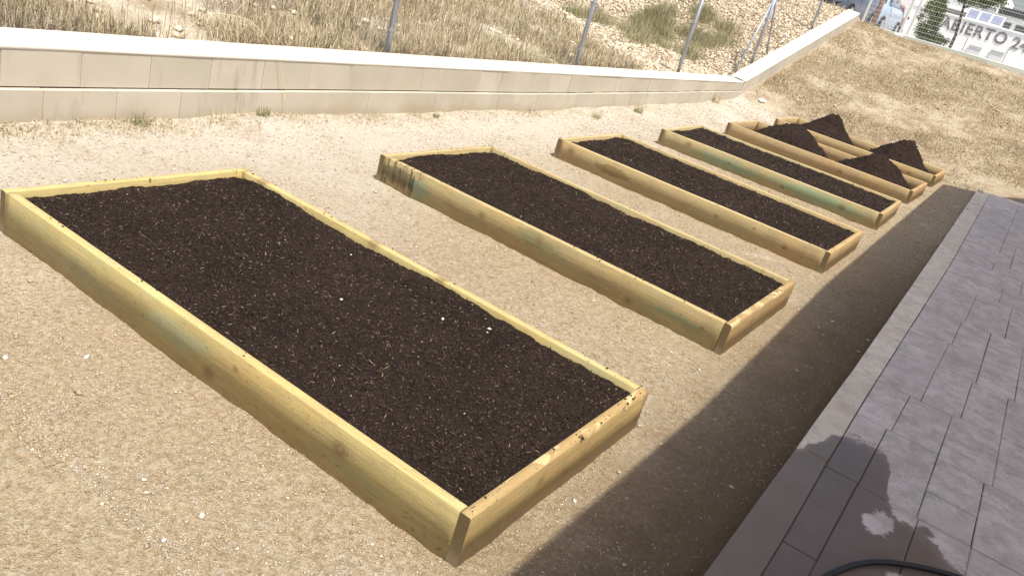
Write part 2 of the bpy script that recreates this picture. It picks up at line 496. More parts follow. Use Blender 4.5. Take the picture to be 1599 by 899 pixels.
    specks = n.noise(n.mapv(q, (0.6, 1, 1)), 55, 2, 0.6)
    col = n.mix(n.ramp(specks, 0.66, 0.74, 0, 0.75), col, (0.16, 0.105, 0.06))
    h = n.math('ADD', n.math('MULTIPLY', g2, 0.7), n.math('MULTIPLY', n.noise(q, 110, 2), 0.4))
    return n.done(col, n.ramp(g1, 0.2, 0.8, 0.78, 0.6), n.bump(h, 0.5, 0.006), 0.2)

MAT_END = wood_mat("sawn_end_grain", endgrain=True, green=0.1, seed=5.0)
H = 0.2; T = 0.047; BLen = 2.975; BW = 1.478

def board_mesh(name, length, mat, seed, wane=0.0, bow=0.006, endmat=None):
    """board with its own coordinates: x along, y 0..T (0 = outer face), z 0..H"""
    N = int(length / 0.05)
    V = []
    rs = seed * 7.7
    sunk = -0.03
    for i in range(N + 1):
        x = length * i / N
        w = (float(vnoise(x, rs, 0.9, 31)) - 0.5) * bow
        zt = (float(vnoise(x, rs + 9, 0.5, 33)) - 0.5) * 0.004
        c = 0.0035
        co = c + wane * max(0.0, float(fbm(x, rs + 4, 0.26, 35)) * 2.6 - 0.95)   # outer top arris, waney
        cz = c + (co - c) * 1.15
        ring = [(0 + w, sunk), (T + w, sunk), (T + w, H - c + zt), (T - c + w, H + zt),
                (min(co, T * 0.8) + w, H + zt), (min(co, T * 0.8) * 0.45 + w, H + zt - cz * 0.45), (0 + w, H - cz + zt)]
        for yy_, zz_ in ring: V.append((x, yy_, zz_))
    n = 7
    F = []
    for i in range(N):
        for j in range(n):
            F.append((i * n + j, (i + 1) * n + j, (i + 1) * n + (j + 1) % n, i * n + (j + 1) % n))
    me = raw_mesh(name, np.array(V), np.array(F), mat, False)
    bm = bmesh.new(); bm.from_mesh(me); bm.verts.ensure_lookup_table()
    f1 = bm.faces.new([bm.verts[j] for j in range(n)]); f2 = bm.faces.new([bm.verts[N * n + j] for j in range(n)][::-1])
    f1.material_index = 1; f2.material_index = 1
    bmesh.ops.recalc_face_normals(bm, faces=bm.faces)
    bm.to_mesh(me); bm.free()
    me.materials.append(endmat or MAT_END)
    return me


GREEN = (0.26, 0.32, 0.18); GREY = (0.33, 0.29, 0.21)
KN = {}
beds = [
 dict(x=-0.981, y=2.043, r=0.387, base=(0.47, 0.375, 0.165), green=0.40,
      fk=[(1.30, 0.032, .026), (0.552, 0.116, .034), (1.15, 0.135, .012)], fp=[(1.55, 0.10, .20, .07, (0.34, 0.38, 0.24), .5), (0.45, 0.05, .25, .03, GREEN, .3), (2.3, 0.05, .5, .05, GREY, .35)],
      tk=[(1.75, 0.196, .030), (1.245, 0.2, .026), (2.70, 0.2, .03)], wane=0.013,
      label="largest nearest raised bed frame of yellowish pine boards with knots on its long front board"),
 dict(x=-1.025, y=4.830, r=-0.03, base=(0.42, 0.325, 0.16), green=0.35,
      fk=[(1.90, 0.119, .022), (1.40, 0.14, .026), (0.64, 0.035, .022), (0.12, 0.1, .01)], fp=[(2.72, 0.10, .22, .085, MOLD, .75), (2.50, 0.08, .12, .1, (0.25, 0.31, 0.2), .75), (1.40, 0.13, .22, .06, (0.17, .2, .1), .55), (0.3, 0.09, .22, .02, GREEN, .6)],
      tk=[], wane=0.011,
      label="second raised bed frame, dark mould stain at the left end of its front board"),
 dict(x=-1.063, y=7.631, r=-0.035, base=(0.435, 0.335, 0.17), green=0.12,
      fk=[(2.745, 0.126, .030), (0.35, 0.08, .018), (1.05, 0.10, .014), (0.67, 0.13, .012)], fp=[(2.22, 0.10, .26, .06, (0.22, .15, .06), .75)],
      tk=[], wane=0.006,
      label="third raised bed frame, plain tan boards with small knots and brown stains"),
 dict(x=-1.108, y=10.502, r=0.9, base=(0.42, 0.34, 0.18), green=0.3,
      fk=[(2.50, 0.135, .028), (1.9, 0.1, .014), (1.17, 0.06, .02), (0.42, 0.10, .03)], fp=[(1.9, 0.07, .62, .085, (0.25, 0.335, 0.20), .75), (0.75, 0.10, .65, .10, (0.25, 0.34, 0.205), .75)],
      tk=[], wane=0.004,
      label="fourth raised bed frame with a long green-tinted front board"),
 dict(x=-1.161, y=13.243, r=-0.306, base=(0.42, 0.31, 0.165), green=0.05,
      fk=[(1.02, 0.09, .03), (0.45, 0.1, .01)], fp=[],
      tk=[], wane=0.003,
      label="fifth raised bed frame, only part filled, with two rounded dark soil heaps inside"),
 dict(x=-1.177, y=15.997, r=-0.248, base=(0.43, 0.325, 0.17), green=0.05,
      fk=[(0.38, 0.1, .025), (2.1, 0.12, .02)], fp=[],
      tk=[], wane=0.003,
      label="farthest raised bed frame at the foot of the dry bank, holding two pointed soil heaps"),
]
BRN = (0.27, 0.175, 0.085); CRM = (0.60, 0.49, 0.27)
EP = [[(0.75, 0.17, .7, .07, BRN, .75), (0.12, .19, .10, .022, CRM, .9), (0.72, .185, .06, .03, CRM, .8), (0.92, .185, .08, .02, CRM, .85), (1.38, .19, .10, .03, CRM, .9)],
      [(0.7, 0.18, .7, .05, BRN, .5), (0.35, .19, .05, .02, CRM, .8), (0.78, .185, .10, .025, CRM, .9), (1.3, .19, .14, .03, CRM, .9)], [(0.6, .19, .3, .03, BRN, .4)], [(0.7, .19, .3, .03, CRM, .5)], [], []]
for k, b in enumerate(beds):
    rz = math.radians(b['r'])
    # local frame of the thing: x runs away from the house (world -X), y runs to world +Y -> mirror handled per board
    root = empty("raised_bed", (b['x'], b['y'], 0.0), rz, label=b['label'], category="raised bed", group="wooden raised bed frames in a row")
    mf = wood_mat("pine_front_%d" % k, b['base'], b['green'], b['fk'] , b['fp'], seed=k + 1.0)
    mt = wood_mat("pine_back_%d" % k, b['base'], b['green'] * 0.9, b['tk'], [], seed=k + 11.3)
    me_ = wood_mat("pine_end_%d" % k, (b['base'][0] * 0.98, b['base'][1] * 0.86, b['base'][2] * 0.80), b['green'] * 0.3, [(0.5, .12, .02)], [], seed=k + 21.9, dusty=0.65, waney=(k < 2))
    mw_ = wood_mat("pine_wall_end_%d" % k, b['base'], b['green'] * 0.5, [(0.9, .1, .02)], [], seed=k + 31.7)
    # front board: seen face looks to -Y. local x must run towards -X: rotate by pi about z, and the thickness (y 0..T) flipped
    def place(name, length, mat, seed, M, wane=0.0):
        o = obj(name, board_mesh(name, length, mat, seed, wane), root)
        o.matrix_local = M
        return o
    # rotated pi: local x -> -X, local y -> -Y; so the outer face must be at y=T side: mirror via offset
    Mx = Matrix(((-1, 0, 0, -T), (0, 1, 0, 0), (0, 0, 1, 0), (0, 0, 0, 1)))           # mirrored frame: x->-X, y->+Y
    def side(name, mat, seed, yoff, flip, wane=0.0):
        me = board_mesh(name, BLen - 2 * T - 0.002, mat, seed, wane)
        co = np.empty(len(me.vertices) * 3, np.float32); me.vertices.foreach_get("co", co); co = co.reshape(-1, 3)
        if flip: co[:, 1] = T - co[:, 1]
        # object x axis points to -X: rotation by pi about z, so y is negated as well
        co[:, 1] = -co[:, 1]
        me.vertices.foreach_set("co", co.ravel())
        if not flip: me.flip_normals()
        me.update()
        o = obj(name, me, root)
        o.location = (-T - 0.001, yoff, 0); o.rotation_euler = (0, 0, math.pi)
        return o
    side("side_board", mf, k + 1.0, 0.0, False, 0.004)
    side("side_board", mt, k + 4.0, BW - T, True, 0.003)
    # end boards run along Y. outer face of the house-side end looks to +X
    me = board_mesh("end_board", BW, me_, k + 6.0, b['wane'])
    o = obj("end_board", me, root); o.rotation_euler = (0, 0, math.pi / 2); o.location = (0, 0, 0)
    me = board_mesh("end_board", BW, mw_, k + 8.0, 0.003)
    o = obj("end_board", me, root); o.rotation_euler = (0, 0, -math.pi / 2); o.location = (-BLen, BW, 0)
    b['root'] = root

# ------------------------------------------------------------------ soil
def soil_material():
    n = NT("dark_compost"); p = n.geo()
    f = n.noise(n.mapv(p, (1, 1.3, 1)), 48, 5, 0.85, 0.8); g = n.noise(p, 190, 2, 0.6); m = n.noise(p, 2.2, 5, 0.7)
    col = n.mix(n.ramp(m, 0.3, 0.7), (0.017, 0.011, 0.009), (0.030, 0.020, 0.0155))
    col = n.mix(n.ramp(f, 0.52, 0.70, 0, 0.8), col, (0.092, 0.058, 0.040))
    col = n.mix(n.ramp(g, 0.66, 0.76, 0, 0.6), col, (0.16, 0.10, 0.065))
    col = n.mix(n.ramp(f, 0.46, 0.34, 0, 0.9), col, (0.008, 0.006, 0.005))
    h = n.math('ADD', f, n.math('MULTIPLY', g, 0.5))
    return n.done(col, 0.95, n.bump(h, 0.8, 0.02), 0.12)
MAT_SOIL = soil_material()
def tint_mat(name, stops, rough=0.9, spec=0.15, transl=0.0):
    n = NT(name)
    r = n.new("ShaderNodeValToRGB"); n.L(n.attr("tint"), r.inputs[0])
    els = r.color_ramp.elements
    while len(els) < len(stops): els.new(0.5)
    for e, (pos, c) in zip(els, stops): e.position = pos; e.color = (*c, 1)
    m = n.done(r.outputs[0], rough, None, spec)
    if transl:
        tr = n.new("ShaderNodeBsdfTranslucent"); n.L(r.outputs[0], tr.inputs[0])
        mx = n.new("ShaderNodeMixShader"); mx.inputs[0].default_value = transl
        n.L(n.b.outputs[0], mx.inputs[1]); n.L(tr.outputs[0], mx.inputs[2]); n.L(mx.outputs[0], n.out.inputs[0])
    return m
MAT_CHIP = tint_mat("bark_fibre", [(0, (0.012, 0.008, 0.006)), (0.6, (0.040, 0.026, 0.019)), (0.88, (0.090, 0.062, 0.045)), (1, (0.22, 0.16, 0.115))])

_oct = np.array([(1, 0, 0), (-1, 0, 0), (0, 1, 0), (0, -1, 0), (0, 0, 1), (0, 0, -1)], float)
_octf = np.array([(0, 2, 4), (2, 1, 4), (1, 3, 4), (3, 0, 4), (2, 0, 5), (1, 2, 5), (3, 1, 5), (0, 3, 5)])
def rubble(name, P, size, mat, flat=0.6, elong=1.0, tilt=0.3, tint=None, jit=0.25, **kw):
    """jittered octahedra at P (n,3), size (n,)"""
    n = len(P)
    B = np.repeat(_oct[None], n, 0) * (1 + (rng.random((n, 6, 1)) - 0.5) * 2 * jit)
    B = B + (rng.random((n, 6, 3)) - 0.5) * 0.35
    B[:, :, 0] *= elong if np.isscalar(elong) else elong[:, None]
    B[:, :, 2] *= flat
    # tilt then spin
    a = rng.normal(0, tilt, n); ca, sa = np.cos(a)[:, None], np.sin(a)[:, None]
    x, y, z = B[:, :, 0], B[:, :, 1], B[:, :, 2]
    x, z = x * ca - z * sa, x * sa + z * ca
    t = rng.random(n) * 2 * np.pi; ct, st_ = np.cos(t)[:, None], np.sin(t)[:, None]
    x, y = x * ct - y * st_, x * st_ + y * ct
    Vv = np.stack([x, y, z], -1) * size[:, None, None] + P[:, None, :]
    F = (_octf[None] + (np.arange(n) * 6)[:, None, None]).reshape(-1, 3)
    tv = rng.random(n) if tint is None else tint
    return raw_mesh(name, Vv.reshape(-1, 3), F, mat, False, {"tint": np.repeat(tv, 6)})

def soil_surface(name, b, seed, res, zlev, label, parent=None):
    x1 = b['x'] - T - 0.003; x0 = b['x'] - BLen + T + 0.003
    y0 = b['y'] + T + 0.003; y1 = b['y'] + BW - T - 0.003
    dr = math.radians(b['r'])
    X_ = np.linspace(x0, x1, int((x1 - x0) / res)); Y_ = np.linspace(y0, y1, int((y1 - y0) / res))
    gx, gy = np.meshgrid(X_, Y_)
    def hz(gx, gy):
        e = np.minimum(np.minimum(gx - x0, x1 - gx), np.minimum(gy - y0, (y1 - gy)))
        dback = (y1 - gy); dleft = gx - x0
        z = zlev + (fbm(gx, gy, 0.45, seed) - 0.5) * 0.035 + (fbm(gx, gy, 0.07, seed + 3) - 0.5) * 0.024 + np.abs(vnoise(gx, gy, 0.028, seed + 4) - 0.5) * 0.012
        z = z - 0.024 * sstep(0.10, 0.0, dback) * (0.15 + 1.5 * fbm(gx, gy * 0 + 3, 0.5, seed + 7))
        z = z - 0.026 * sstep(0.14, 0.0, dleft) * (0.2 + 1.3 * fbm(gx * 0 + 2, gy, 0.5, seed + 8))
        return np.minimum(z, H + 0.012)
    gz = hz(gx, gy)
    # skirt of the soil body
    gxr = gx; gyr = gy
    c, s_ = math.cos(dr), math.sin(dr)
    rx = b['x'] + (gx - b['x']) * c - (gy - b['y']) * s_; ry = b['y'] + (gx - b['x']) * s_ + (gy - b['y']) * c
    V = np.stack([rx, ry, gz], -1).reshape(-1, 3)
    nx, ny = len(X_), len(Y_)
    ii = (np.arange(ny - 1)[:, None] * nx + np.arange(nx - 1)[None]).ravel()
    F = np.stack([ii, ii + 1, ii + nx + 1, ii + nx], -1)
    me = raw_mesh(name, V, F, MAT_SOIL, True)
    o = obj(name, me, None, label=label, category="soil", group="dark compost filling the beds")
    return o, hz, (x0, x1, y0, y1, c, s_)

soil_labels = ["dark brown compost filling the nearest and largest bed, dotted with white pebbles",
               "dark compost filling the second bed, between the mould-stained front board and its back board",
               "dark compost filling the third bed, inside the plain tan boards",
               "dark compost filling the fourth bed, behind the green-tinted board"]
MAT_STONE = tint_mat("pale_stone", [(0, (0.22, 0.17, 0.12)), (0.4, (0.42, 0.35, 0.27)), (0.8, (0.52, 0.45, 0.365)), (1, (0.62, 0.56, 0.48))])
for k in range(4):
    b = beds[k]
    o, hz, (x0, x1, y0, y1, c, s_) = soil_surface("soil", b, 100 + 9 * k, (0.010, 0.016, 0.025, 0.03)[k], 0.184, soil_labels[k])
    n = (42000, 20000, 9000, 5000)[k]
    px = x0 + 0.01 + rng.random(n) * (x1 - x0 - 0.02); py = y0 + 0.01 + rng.random(n) * (y1 - y0 - 0.02)
    P = np.stack([b['x'] + (px - b['x']) * c - (py - b['y']) * s_, b['y'] + (px - b['x']) * s_ + (py - b['y']) * c, hz(px, py) + 0.002], -1)
    sz = (0.0014 + 0.0028 * rng.random(n) ** 2.0) * (1, 1.3, 1.7, 2.0)[k]
    el = 1.2 + 4.5 * rng.random(n) ** 2
    tn = rng.random(n) ** 1.5
    obj("bark_fibre", rubble("bark_fibre", P, sz, MAT_CHIP, 0.6, el, 0.45, tn), o, kind="stuff")
    n = (260, 240, 120, 80)[k]
    t = rng.random(n); e_ = rng.integers(0, 4, n); off = rng.random(n) * T
    ax = np.where(e_ < 2, b['x'] - t * BLen, np.where(e_ == 2, b['x'] - off, b['x'] - BLen + off))
    ay = np.where(e_ == 0, b['y'] + off, np.where(e_ == 1, b['y'] + BW - off, b['y'] + t * BW))
    k2 = vnoise(ax, ay, 0.35, 400 + k) > 0.45; ax, ay = ax[k2], ay[k2]
    cr = 0.0015 + 0.005 * rng.random(len(ax)) ** 3
    obj("spilled_crumb", rubble("spilled_crumb", np.stack([ax, ay, np.full(len(ax), H + 0.0015) + cr * 0.3], -1), cr, MAT_CHIP, 0.7, 1.4, 0.3, rng.random(len(ax)) * 0.6), o, kind="stuff")
    n = (70, 30, 12, 6)[k]
    px = x0 + 0.03 + rng.random(n) * (x1 - x0 - 0.06); py = y0 + 0.03 + rng.random(n) * (y1 - y0 - 0.06)
    P = np.stack([px, py, hz(px, py) + 0.002], -1)
    sz = 0.002 + 0.0022 * rng.random(n) ** 2
    if k == 0:
        ex = [(-1.795, 3.27, .0115), (-1.78, 3.235, .006), (-1.98, 3.12, .009), (-2.37, 2.80, .009), (-1.4, 2.55, .005), (-2.72, 3.22, .007), (-3.0, 3.0, .004)]
        P = np.concatenate([P, [(a_, b_, float(hz(a_, b_)) + 0.004) for a_, b_, _ in ex]]); sz = np.concatenate([sz, [e[2] for e in ex]])
    obj("white_grit", rubble("white_grit", P, sz, MAT_STONE, 0.7, 1.2, 0.3, 0.75 + 0.25 * rng.random(len(P))), o, kind="stuff")

def soil_pile(px, py, h, rl, rr, ry, seed, label, tip, clip, powr=1.0):
    gx = np.arange(clip[0], clip[1], 0.018); gy = np.arange(clip[2], clip[3] + 0.001, 0.018)
    X2, Y2 = np.meshgrid(gx, gy)
    wx = X2 + (fbm(X2, Y2, 0.30, seed) - 0.5) * 0.12; wy = Y2 + (fbm(X2, Y2, 0.30, seed + 40) - 0.5) * 0.12
    dx = wx - px; dy = wy - py
    k = sstep(-0.15, 0.15, dx); R1 = rl * (1 - k) + rr * k
    d = np.sqrt((dx / R1) ** 2 + (dy / ry) ** 2)
    ds = np.sqrt(d * d + tip * tip) - tip * 0.5
    z = h * np.sign(1 - ds) * np.abs(1 - ds) ** powr
    fade = sstep(-0.02, 0.10, z)
    z = z + ((fbm(X2, Y2, 0.14, seed + 1) - 0.5) * 0.075 + (vnoise(X2, Y2, 0.05, seed + 2) - 0.5) * 0.035 + (vnoise(X2, Y2, 0.024, seed + 3) - 0.5) * 0.014) * (0.25 + 0.75 * fade)
    keep = z > -0.012
    nx = len(gx); ny = len(gy)
    jj, ii = np.meshgrid(np.arange(ny - 1), np.arange(nx - 1), indexing='ij')
    a = keep[:-1, :-1] & keep[1:, :-1] & keep[:-1, 1:] & keep[1:, 1:]
    idx = (jj * nx + ii)[a]
    F = np.stack([idx, idx + 1, idx + nx + 1, idx + nx], -1)
    used = np.unique(F); rm = np.full(nx * ny, -1); rm[used] = np.arange(len(used))
    V = np.stack([X2, Y2, z], -1).reshape(-1, 3)[used]
    o = obj("soil_pile", raw_mesh("soil_pile", V, rm[F], MAT_SOIL, True), None, label=label, category="soil heap", group="heaps of dark soil tipped into the last beds")
    n = 900
    pk = V[rng.integers(0, len(V), n)] + (rng.random((n, 3)) - 0.5) * (0.02, 0.02, 0.004)
    obj("soil_crumb", rubble("soil_crumb", pk, 0.004 + 0.016 * rng.random(n) ** 3, MAT_CHIP, 0.8, 1.2, 0.5, rng.random(n) * 0.5), o, kind="stuff")
    n = 120; t = rng.random(n) * 2 * np.pi; rr_ = 1.0 + 0.25 * rng.random(n) ** 2
    qx = np.clip(px + np.cos(t) * rr_ * (rl + rr) / 2, clip[0], clip[1]); qy = np.clip(py + np.sin(t) * rr_ * ry, clip[2], clip[3])
    obj("spilled_crumb", rubble("spilled_crumb", np.stack([qx, qy, ground_z(qx, qy) + 0.004], -1), 0.004 + 0.014 * rng.random(n) ** 3, MAT_CHIP, 0.8, 1.2, 0.5, rng.random(n) * 0.4), o, kind="stuff")
    return o
c5 = (-1.161 - BLen + 0.06, -1.161 - 0.06, 13.243 + 0.055, 13.243 + BW - 0.055)
c6 = (-1.177 - BLen + 0.06, -1.177 - 0.06, 15.997 + 0.055, 15.997 + BW - 0.055)
soil_pile(-3.22, 13.95, 0.53, 0.72, 0.62, 0.70, 301, "rounded dark soil heap at the wall end of the fifth bed", 0.30, c5)
soil_pile(-1.82, 13.95, 0.53, 0.72, 0.60, 0.70, 302, "rounded dark soil heap at the kerb end of the fifth bed", 0.26, c5)
soil_pile(-3.28, 16.72, 0.60, 0.74, 0.58, 0.72, 303, "pointed dark soil heap at the wall end of the farthest bed, topmost in the picture", 0.13, c6, 1.1)
soil_pile(-1.85, 16.72, 0.60, 0.80, 0.56, 0.72, 304, "pointed dark soil heap at the kerb end of the farthest bed, nearest the bank", 0.16, c6, 1.08)

# ------------------------------------------------------------------ pebbles and grit on the yard
def in_bed(x, y, m=0.0):
    r = np.zeros(len(x), bool)
    for b in beds:
        r |= (x > b['x'] - BLen - m) & (x < b['x'] + m) & (y > b['y'] - m) & (y < b['y'] + BW + m)
    return r
def scatter(n, x0, x1, y0, y1, pw=1.0):
    x = x0 + rng.random(n) * (x1 - x0); y = y0 + rng.random(n) ** pw * (y1 - y0)
    return x, y
x, y = scatter(120000, -5.4, -0.33, 1.35, 17.6, 1.9)
k_ = ~in_bed(x, y); x, y = x[k_], y[k_]
dens = fbm(x, y, 0.8, 55) - 0.30 * sstep(-1.0, -0.7, x)
k_ = rng.random(len(x)) < np.clip((dens - 0.25) * 2.6, 0.05, 1); x, y = x[k_], y[k_]
sz = (0.0018 + 0.0048 * rng.random(len(x)) ** 3) * (0.8 + 0.055 * y)
obj("grit", rubble("grit", np.stack([x, y, ground_z(x, y) + sz * 0.3], -1), sz, MAT_STONE, 0.55, 1.3, 0.3, 0.1 + 0.7 * rng.random(len(x)) ** 1.5), None, kind="stuff", label="fine pale grit strewn over the sandy yard", category="gravel")
MAT_CLOD = tint_mat("sandy_clod", [(0, (0.24, 0.175, 0.11)), (0.4, (0.36, 0.28, 0.18)), (0.8, (0.45, 0.365, 0.255)), (1, (0.56, 0.49, 0.39))])
x, y = scatter(110000, -5.4, -0.34, 1.3, 17.6, 1.7)
k_ = ~in_bed(x, y, 0.0); x, y = x[k_], y[k_]
dens = fbm(x, y, 0.45, 57) - 0.25 * sstep(-1.0, -0.7, x)
k_ = rng.random(len(x)) < np.clip((dens - 0.30) * 2.6, 0.10, 1); x, y = x[k_], y[k_]
sz = (0.0030 + 0.0060 * rng.random(len(x)) ** 2.5) * (0.85 + 0.05 * y)
tn = np.clip(0.75 * rng.random(len(x)) + 0.30 * sstep(-2.5, -5, x) - 0.5 * sstep(-1.0, -0.6, x), 0, 1)  # clod colour lowered towards the kerb to match the painted shade
obj("sandy_clods", rubble("sandy_clods", np.stack([x, y, ground_z(x, y) + sz * 0.2], -1), sz, MAT_CLOD, 0.6, 1.2, 0.3, tn), None, kind="stuff", label="small crumbling clods of sandy earth all over the yard", category="gravel")
x, y = scatter(1700, -5.35, -0.36, 1.3, 18.5, 1.5)
k_ = ~in_bed(x, y, 0.02); x, y = x[k_], y[k_]
sz = 0.005 + 0.011 * rng.random(len(x)) ** 3.5
obj("pebbles", rubble("pebbles", np.stack([x, y, ground_z(x, y) + sz * 0.3], -1), sz, MAT_STONE, 0.6, 1.35, 0.3, rng.random(len(x)) ** 0.9), None, kind="stuff", label="scattered small pebbles lying on the sandy yard", category="gravel")

# ------------------------------------------------------------------ blades of grass
def blades(name, x, y, h, w, mat, lean=0.35, tint=None, zoff=0.0, flatness=None, **kw):
    n = len(x)
    z = ground_z(x, y) + zoff
    a = rng.random(n) * 2 * np.pi
    d = np.stack([np.cos(a), np.sin(a)], -1)
    p = np.stack([-d[:, 1], d[:, 0]], -1)
    L = np.abs(rng.normal(0, lean, n)) + 0.05
    if flatness is not None: L = L + flatness
    L = np.clip(L, 0, 1.5)
    base = np.stack([x, y, z - 0.01], -1)
    def pt(t, ang): # along the blade
        r = h * t
        hor = np.sin(ang) * r; ver = np.cos(ang) * r
        return np.stack([x + d[:, 0] * hor, y + d[:, 1] * hor, z + ver], -1)
    mid = pt(0.55, L * 0.7); tip = pt(1.0, np.clip(L * 1.25, 0, 1.6))
    side = np.concatenate([p, np.zeros((n, 1))], 1) * w[:, None]
    V = np.stack([base - side, base + side, mid + side * 0.8, mid - side * 0.8, tip], 1).reshape(-1, 3)
    i = np.arange(n)[:, None] * 5
    tv = rng.random(n) if tint is None else tint
    return raw_mesh(name, V, [i + np.array([[0, 1, 2, 3]]), i + np.array([[3, 2, 4]])], mat, False, {"tint": np.repeat(tv, 5)})

MAT_STRAW = tint_mat("dry_straw", [(0, (0.11, 0.085, 0.055)), (0.3, (0.36, 0.29, 0.19)), (0.75, (0.55, 0.46, 0.31)), (1, (0.66, 0.59, 0.44))], transl=0.25)
MAT_OLIVE = tint_mat("olive_grass", [(0, (0.17, 0.165, 0.095)), (0.5, (0.32, 0.30, 0.175)), (1, (0.48, 0.43, 0.28))], transl=0.25)
MAT_TWIG = tint_mat("grey_twigs", [(0, (0.15, 0.12, 0.10)), (0.5, (0.30, 0.25, 0.20)), (1, (0.44, 0.38, 0.31))])

# outside the wall: visible wedge
def outside(n, pw=1.5):
    y = 1.5 + rng.random(n) ** 1.15 * 24.5
    x = -5.86 - rng.random(n) ** pw * (3 + 0.55 * y)
    return x, y
def rubble_zone(x, y):
    return sstep(-0.8, 0.8, (y - (13.9 + 0.42 * (-5.8 - x))) + (fbm(x, y, 1.3, 61) - 0.5) * 3.0)
x, y = outside(240000)
m = fbm(x, y, 0.9, 71); lf = sstep(6.0, 3.0, y)
keep = rng.random(len(x)) < np.clip((m - 0.43 - 0.12 * lf) * 5, 0.05, 1) * (1 - 0.90 * rubble_zone(x, y))
x, y = x[keep], y[keep]
h = 0.06 + 0.27 * rng.random(len(x)) ** 1.3 * (0.4 + fbm(x, y, 1.6, 73))
obj("dry_grass", blades("dry_grass", x, y, h, 0.0013 + 0.0013 * rng.random(len(x)) + 0.00016 * y, MAT_STRAW, 0.95), None, kind="stuff", label="dry straw grass growing behind the block wall", category="grass")
x, y = outside(110000)
m = fbm(x, y, 1.1, 81)
keep = rng.random(len(x)) < np.clip((m - 0.52) * 6, 0, 1) * (1 - 0.97 * rubble_zone(x, y))
x, y = x[keep], y[keep]
h = 0.06 + 0.18 * rng.random(len(x))
obj("olive_grass", blades("olive_grass", x, y, h, 0.0010 + 0.0008 * rng.random(len(x)) + 0.00012 * y, MAT_OLIVE, 0.85), None, kind="stuff", label="tall half green grass among the straw behind the wall", category="grass")
x, y = outside(110000)
m = fbm(x, y, 0.7, 91)
keep = rng.random(len(x)) < np.clip((m - 0.54) * 6, 0, 0.8) * (1 - 0.97 * rubble_zone(x, y))
x, y = x[keep], y[keep]
obj("dead_twigs", blades("dead_twigs", x, y, 0.05 + 0.20 * rng.random(len(x)), 0.0016 + 0.0009 * rng.random(len(x)) + 0.0001 * y, MAT_TWIG, 1.0), None, kind="stuff", label="tangle of grey dead twigs behind the wall", category="scrub")
# the green tussock on the edge of the rubble
n = 16000
cx, cy = -8.0, 18.6
cl = rng.normal(0, 1, (26, 2)) * (0.75, 1.15)
w_ = rng.integers(0, 26, n)
x = cx + cl[w_, 0] + rng.normal(0, 0.16, n); y = cy + cl[w_, 1] + rng.normal(0, 0.16, n)
obj("green_tussock", blades("green_tussock", x, y, 0.10 + 0.28 * rng.random(n), np.full(n, 0.0035), MAT_OLIVE, 0.8, rng.random(n) ** 0.8), None,
    label="bushy green tussock at the edge of the rubble behind the wall", category="plant")
# rubble slope
n = 85000
y = 11.5 + rng.random(n) * 14.3; x = -5.86 - rng.random(n) ** 1.3 * 12
keep = rng.random(n) < rubble_zone(x, y) ** 1.5 * sstep(26.0, 24.5, y) + 0.015
x, y = x[keep], y[keep]
sz = 0.014 + 0.034 * rng.random(len(x)) ** 2
MAT_RUBBLE = tint_mat("limestone_rubble", [(0, (0.28, 0.21, 0.145)), (0.3, (0.48, 0.39, 0.28)), (0.7, (0.60, 0.51, 0.39)), (1, (0.72, 0.64, 0.52))])
obj("rubble_slope", rubble("rubble_slope", np.stack([x, y, ground_z(x, y) + sz * 0.3], -1), sz, MAT_RUBBLE, 0.45, 1.5, 0.5), None, kind="stuff", label="pale broken stone rubble covering the slope behind the wall", category="rubble")
x, y = outside(2600)
sz = 0.01 + 0.05 * rng.random(len(x)) ** 3
obj("loose_stones", rubble("loose_stones", np.stack([x, y, ground_z(x, y) + sz * 0.3], -1), sz, MAT_RUBBLE, 0.6, 1.2, 0.3, 0.4 + 0.6 * rng.random(len(x))), None, kind="stuff", label="loose pale stones lying in the scrub behind the wall", category="stones")

# dry lawn on the bank inside the wall
n = 150000
y = 16.9 + rng.random(n) * 8.9; x = -5.4 + rng.random(n) * 8.0
m = fbm(x, y, 0.9, 111)
edge = sstep(0.0, 1.0, y - (17.6 + 0.22 * (x + 5.4)) + (fbm(x, y, 1.2, 113) - 0.5) * 1.6)
keep = (rng.random(n) < np.clip((m - 0.33) * 3.6, 0.06, 1) * edge) & ~((x > -0.6) & (y < 18.7))
x, y = x[keep], y[keep]
h = 0.025 + 0.075 * rng.random(len(x))
obj("bank_grass", blades("bank_grass", x, y, h, 0.0032 + 0.002 * rng.random(len(x)), MAT_STRAW, 0.5, 0.1 + 0.9 * rng.random(len(x)) ** 0.9 * np.clip(0.35 + fbm(x, y, 0.5, 117), 0, 1), flatness=0.6), None, kind="stuff", label="short parched grass on the bank below the mesh fence", category="grass")
n = 40000
y = 17.6 + rng.random(n) * 8.0; x = -5.4 + rng.random(n) * 8.0
m = fbm(x, y, 0.55, 121)
keep = (rng.random(n) < np.clip((m - 0.62) * 7, 0, 0.5)) & ~((x > -0.6) & (y < 18.9))
x, y = x[keep], y[keep]
obj("bank_weeds", blades("bank_weeds", x, y, 0.03 + 0.07 * rng.random(len(x)), np.full(len(x), 0.004), MAT_OLIVE, 0.6), None, kind="stuff", label="faded green weeds in patches on the dry bank", category="weeds")
MAT_BROWNWEED = tint_mat("brown_weed", [(0, (0.10, 0.065, 0.04)), (0.6, (0.25, 0.165, 0.095)), (1, (0.42, 0.30, 0.18))])
n = 70000
y = 17.5 + rng.random(n) * 8.1; x = -5.4 + rng.random(n) * 8.0
m = fbm(x, y, 0.7, 141)
keep = (rng.random(n) < np.clip((m - 0.50) * 5, 0.02, 0.9)) & ~((x > -0.6) & (y < 18.9))
x, y = x[keep], y[keep]
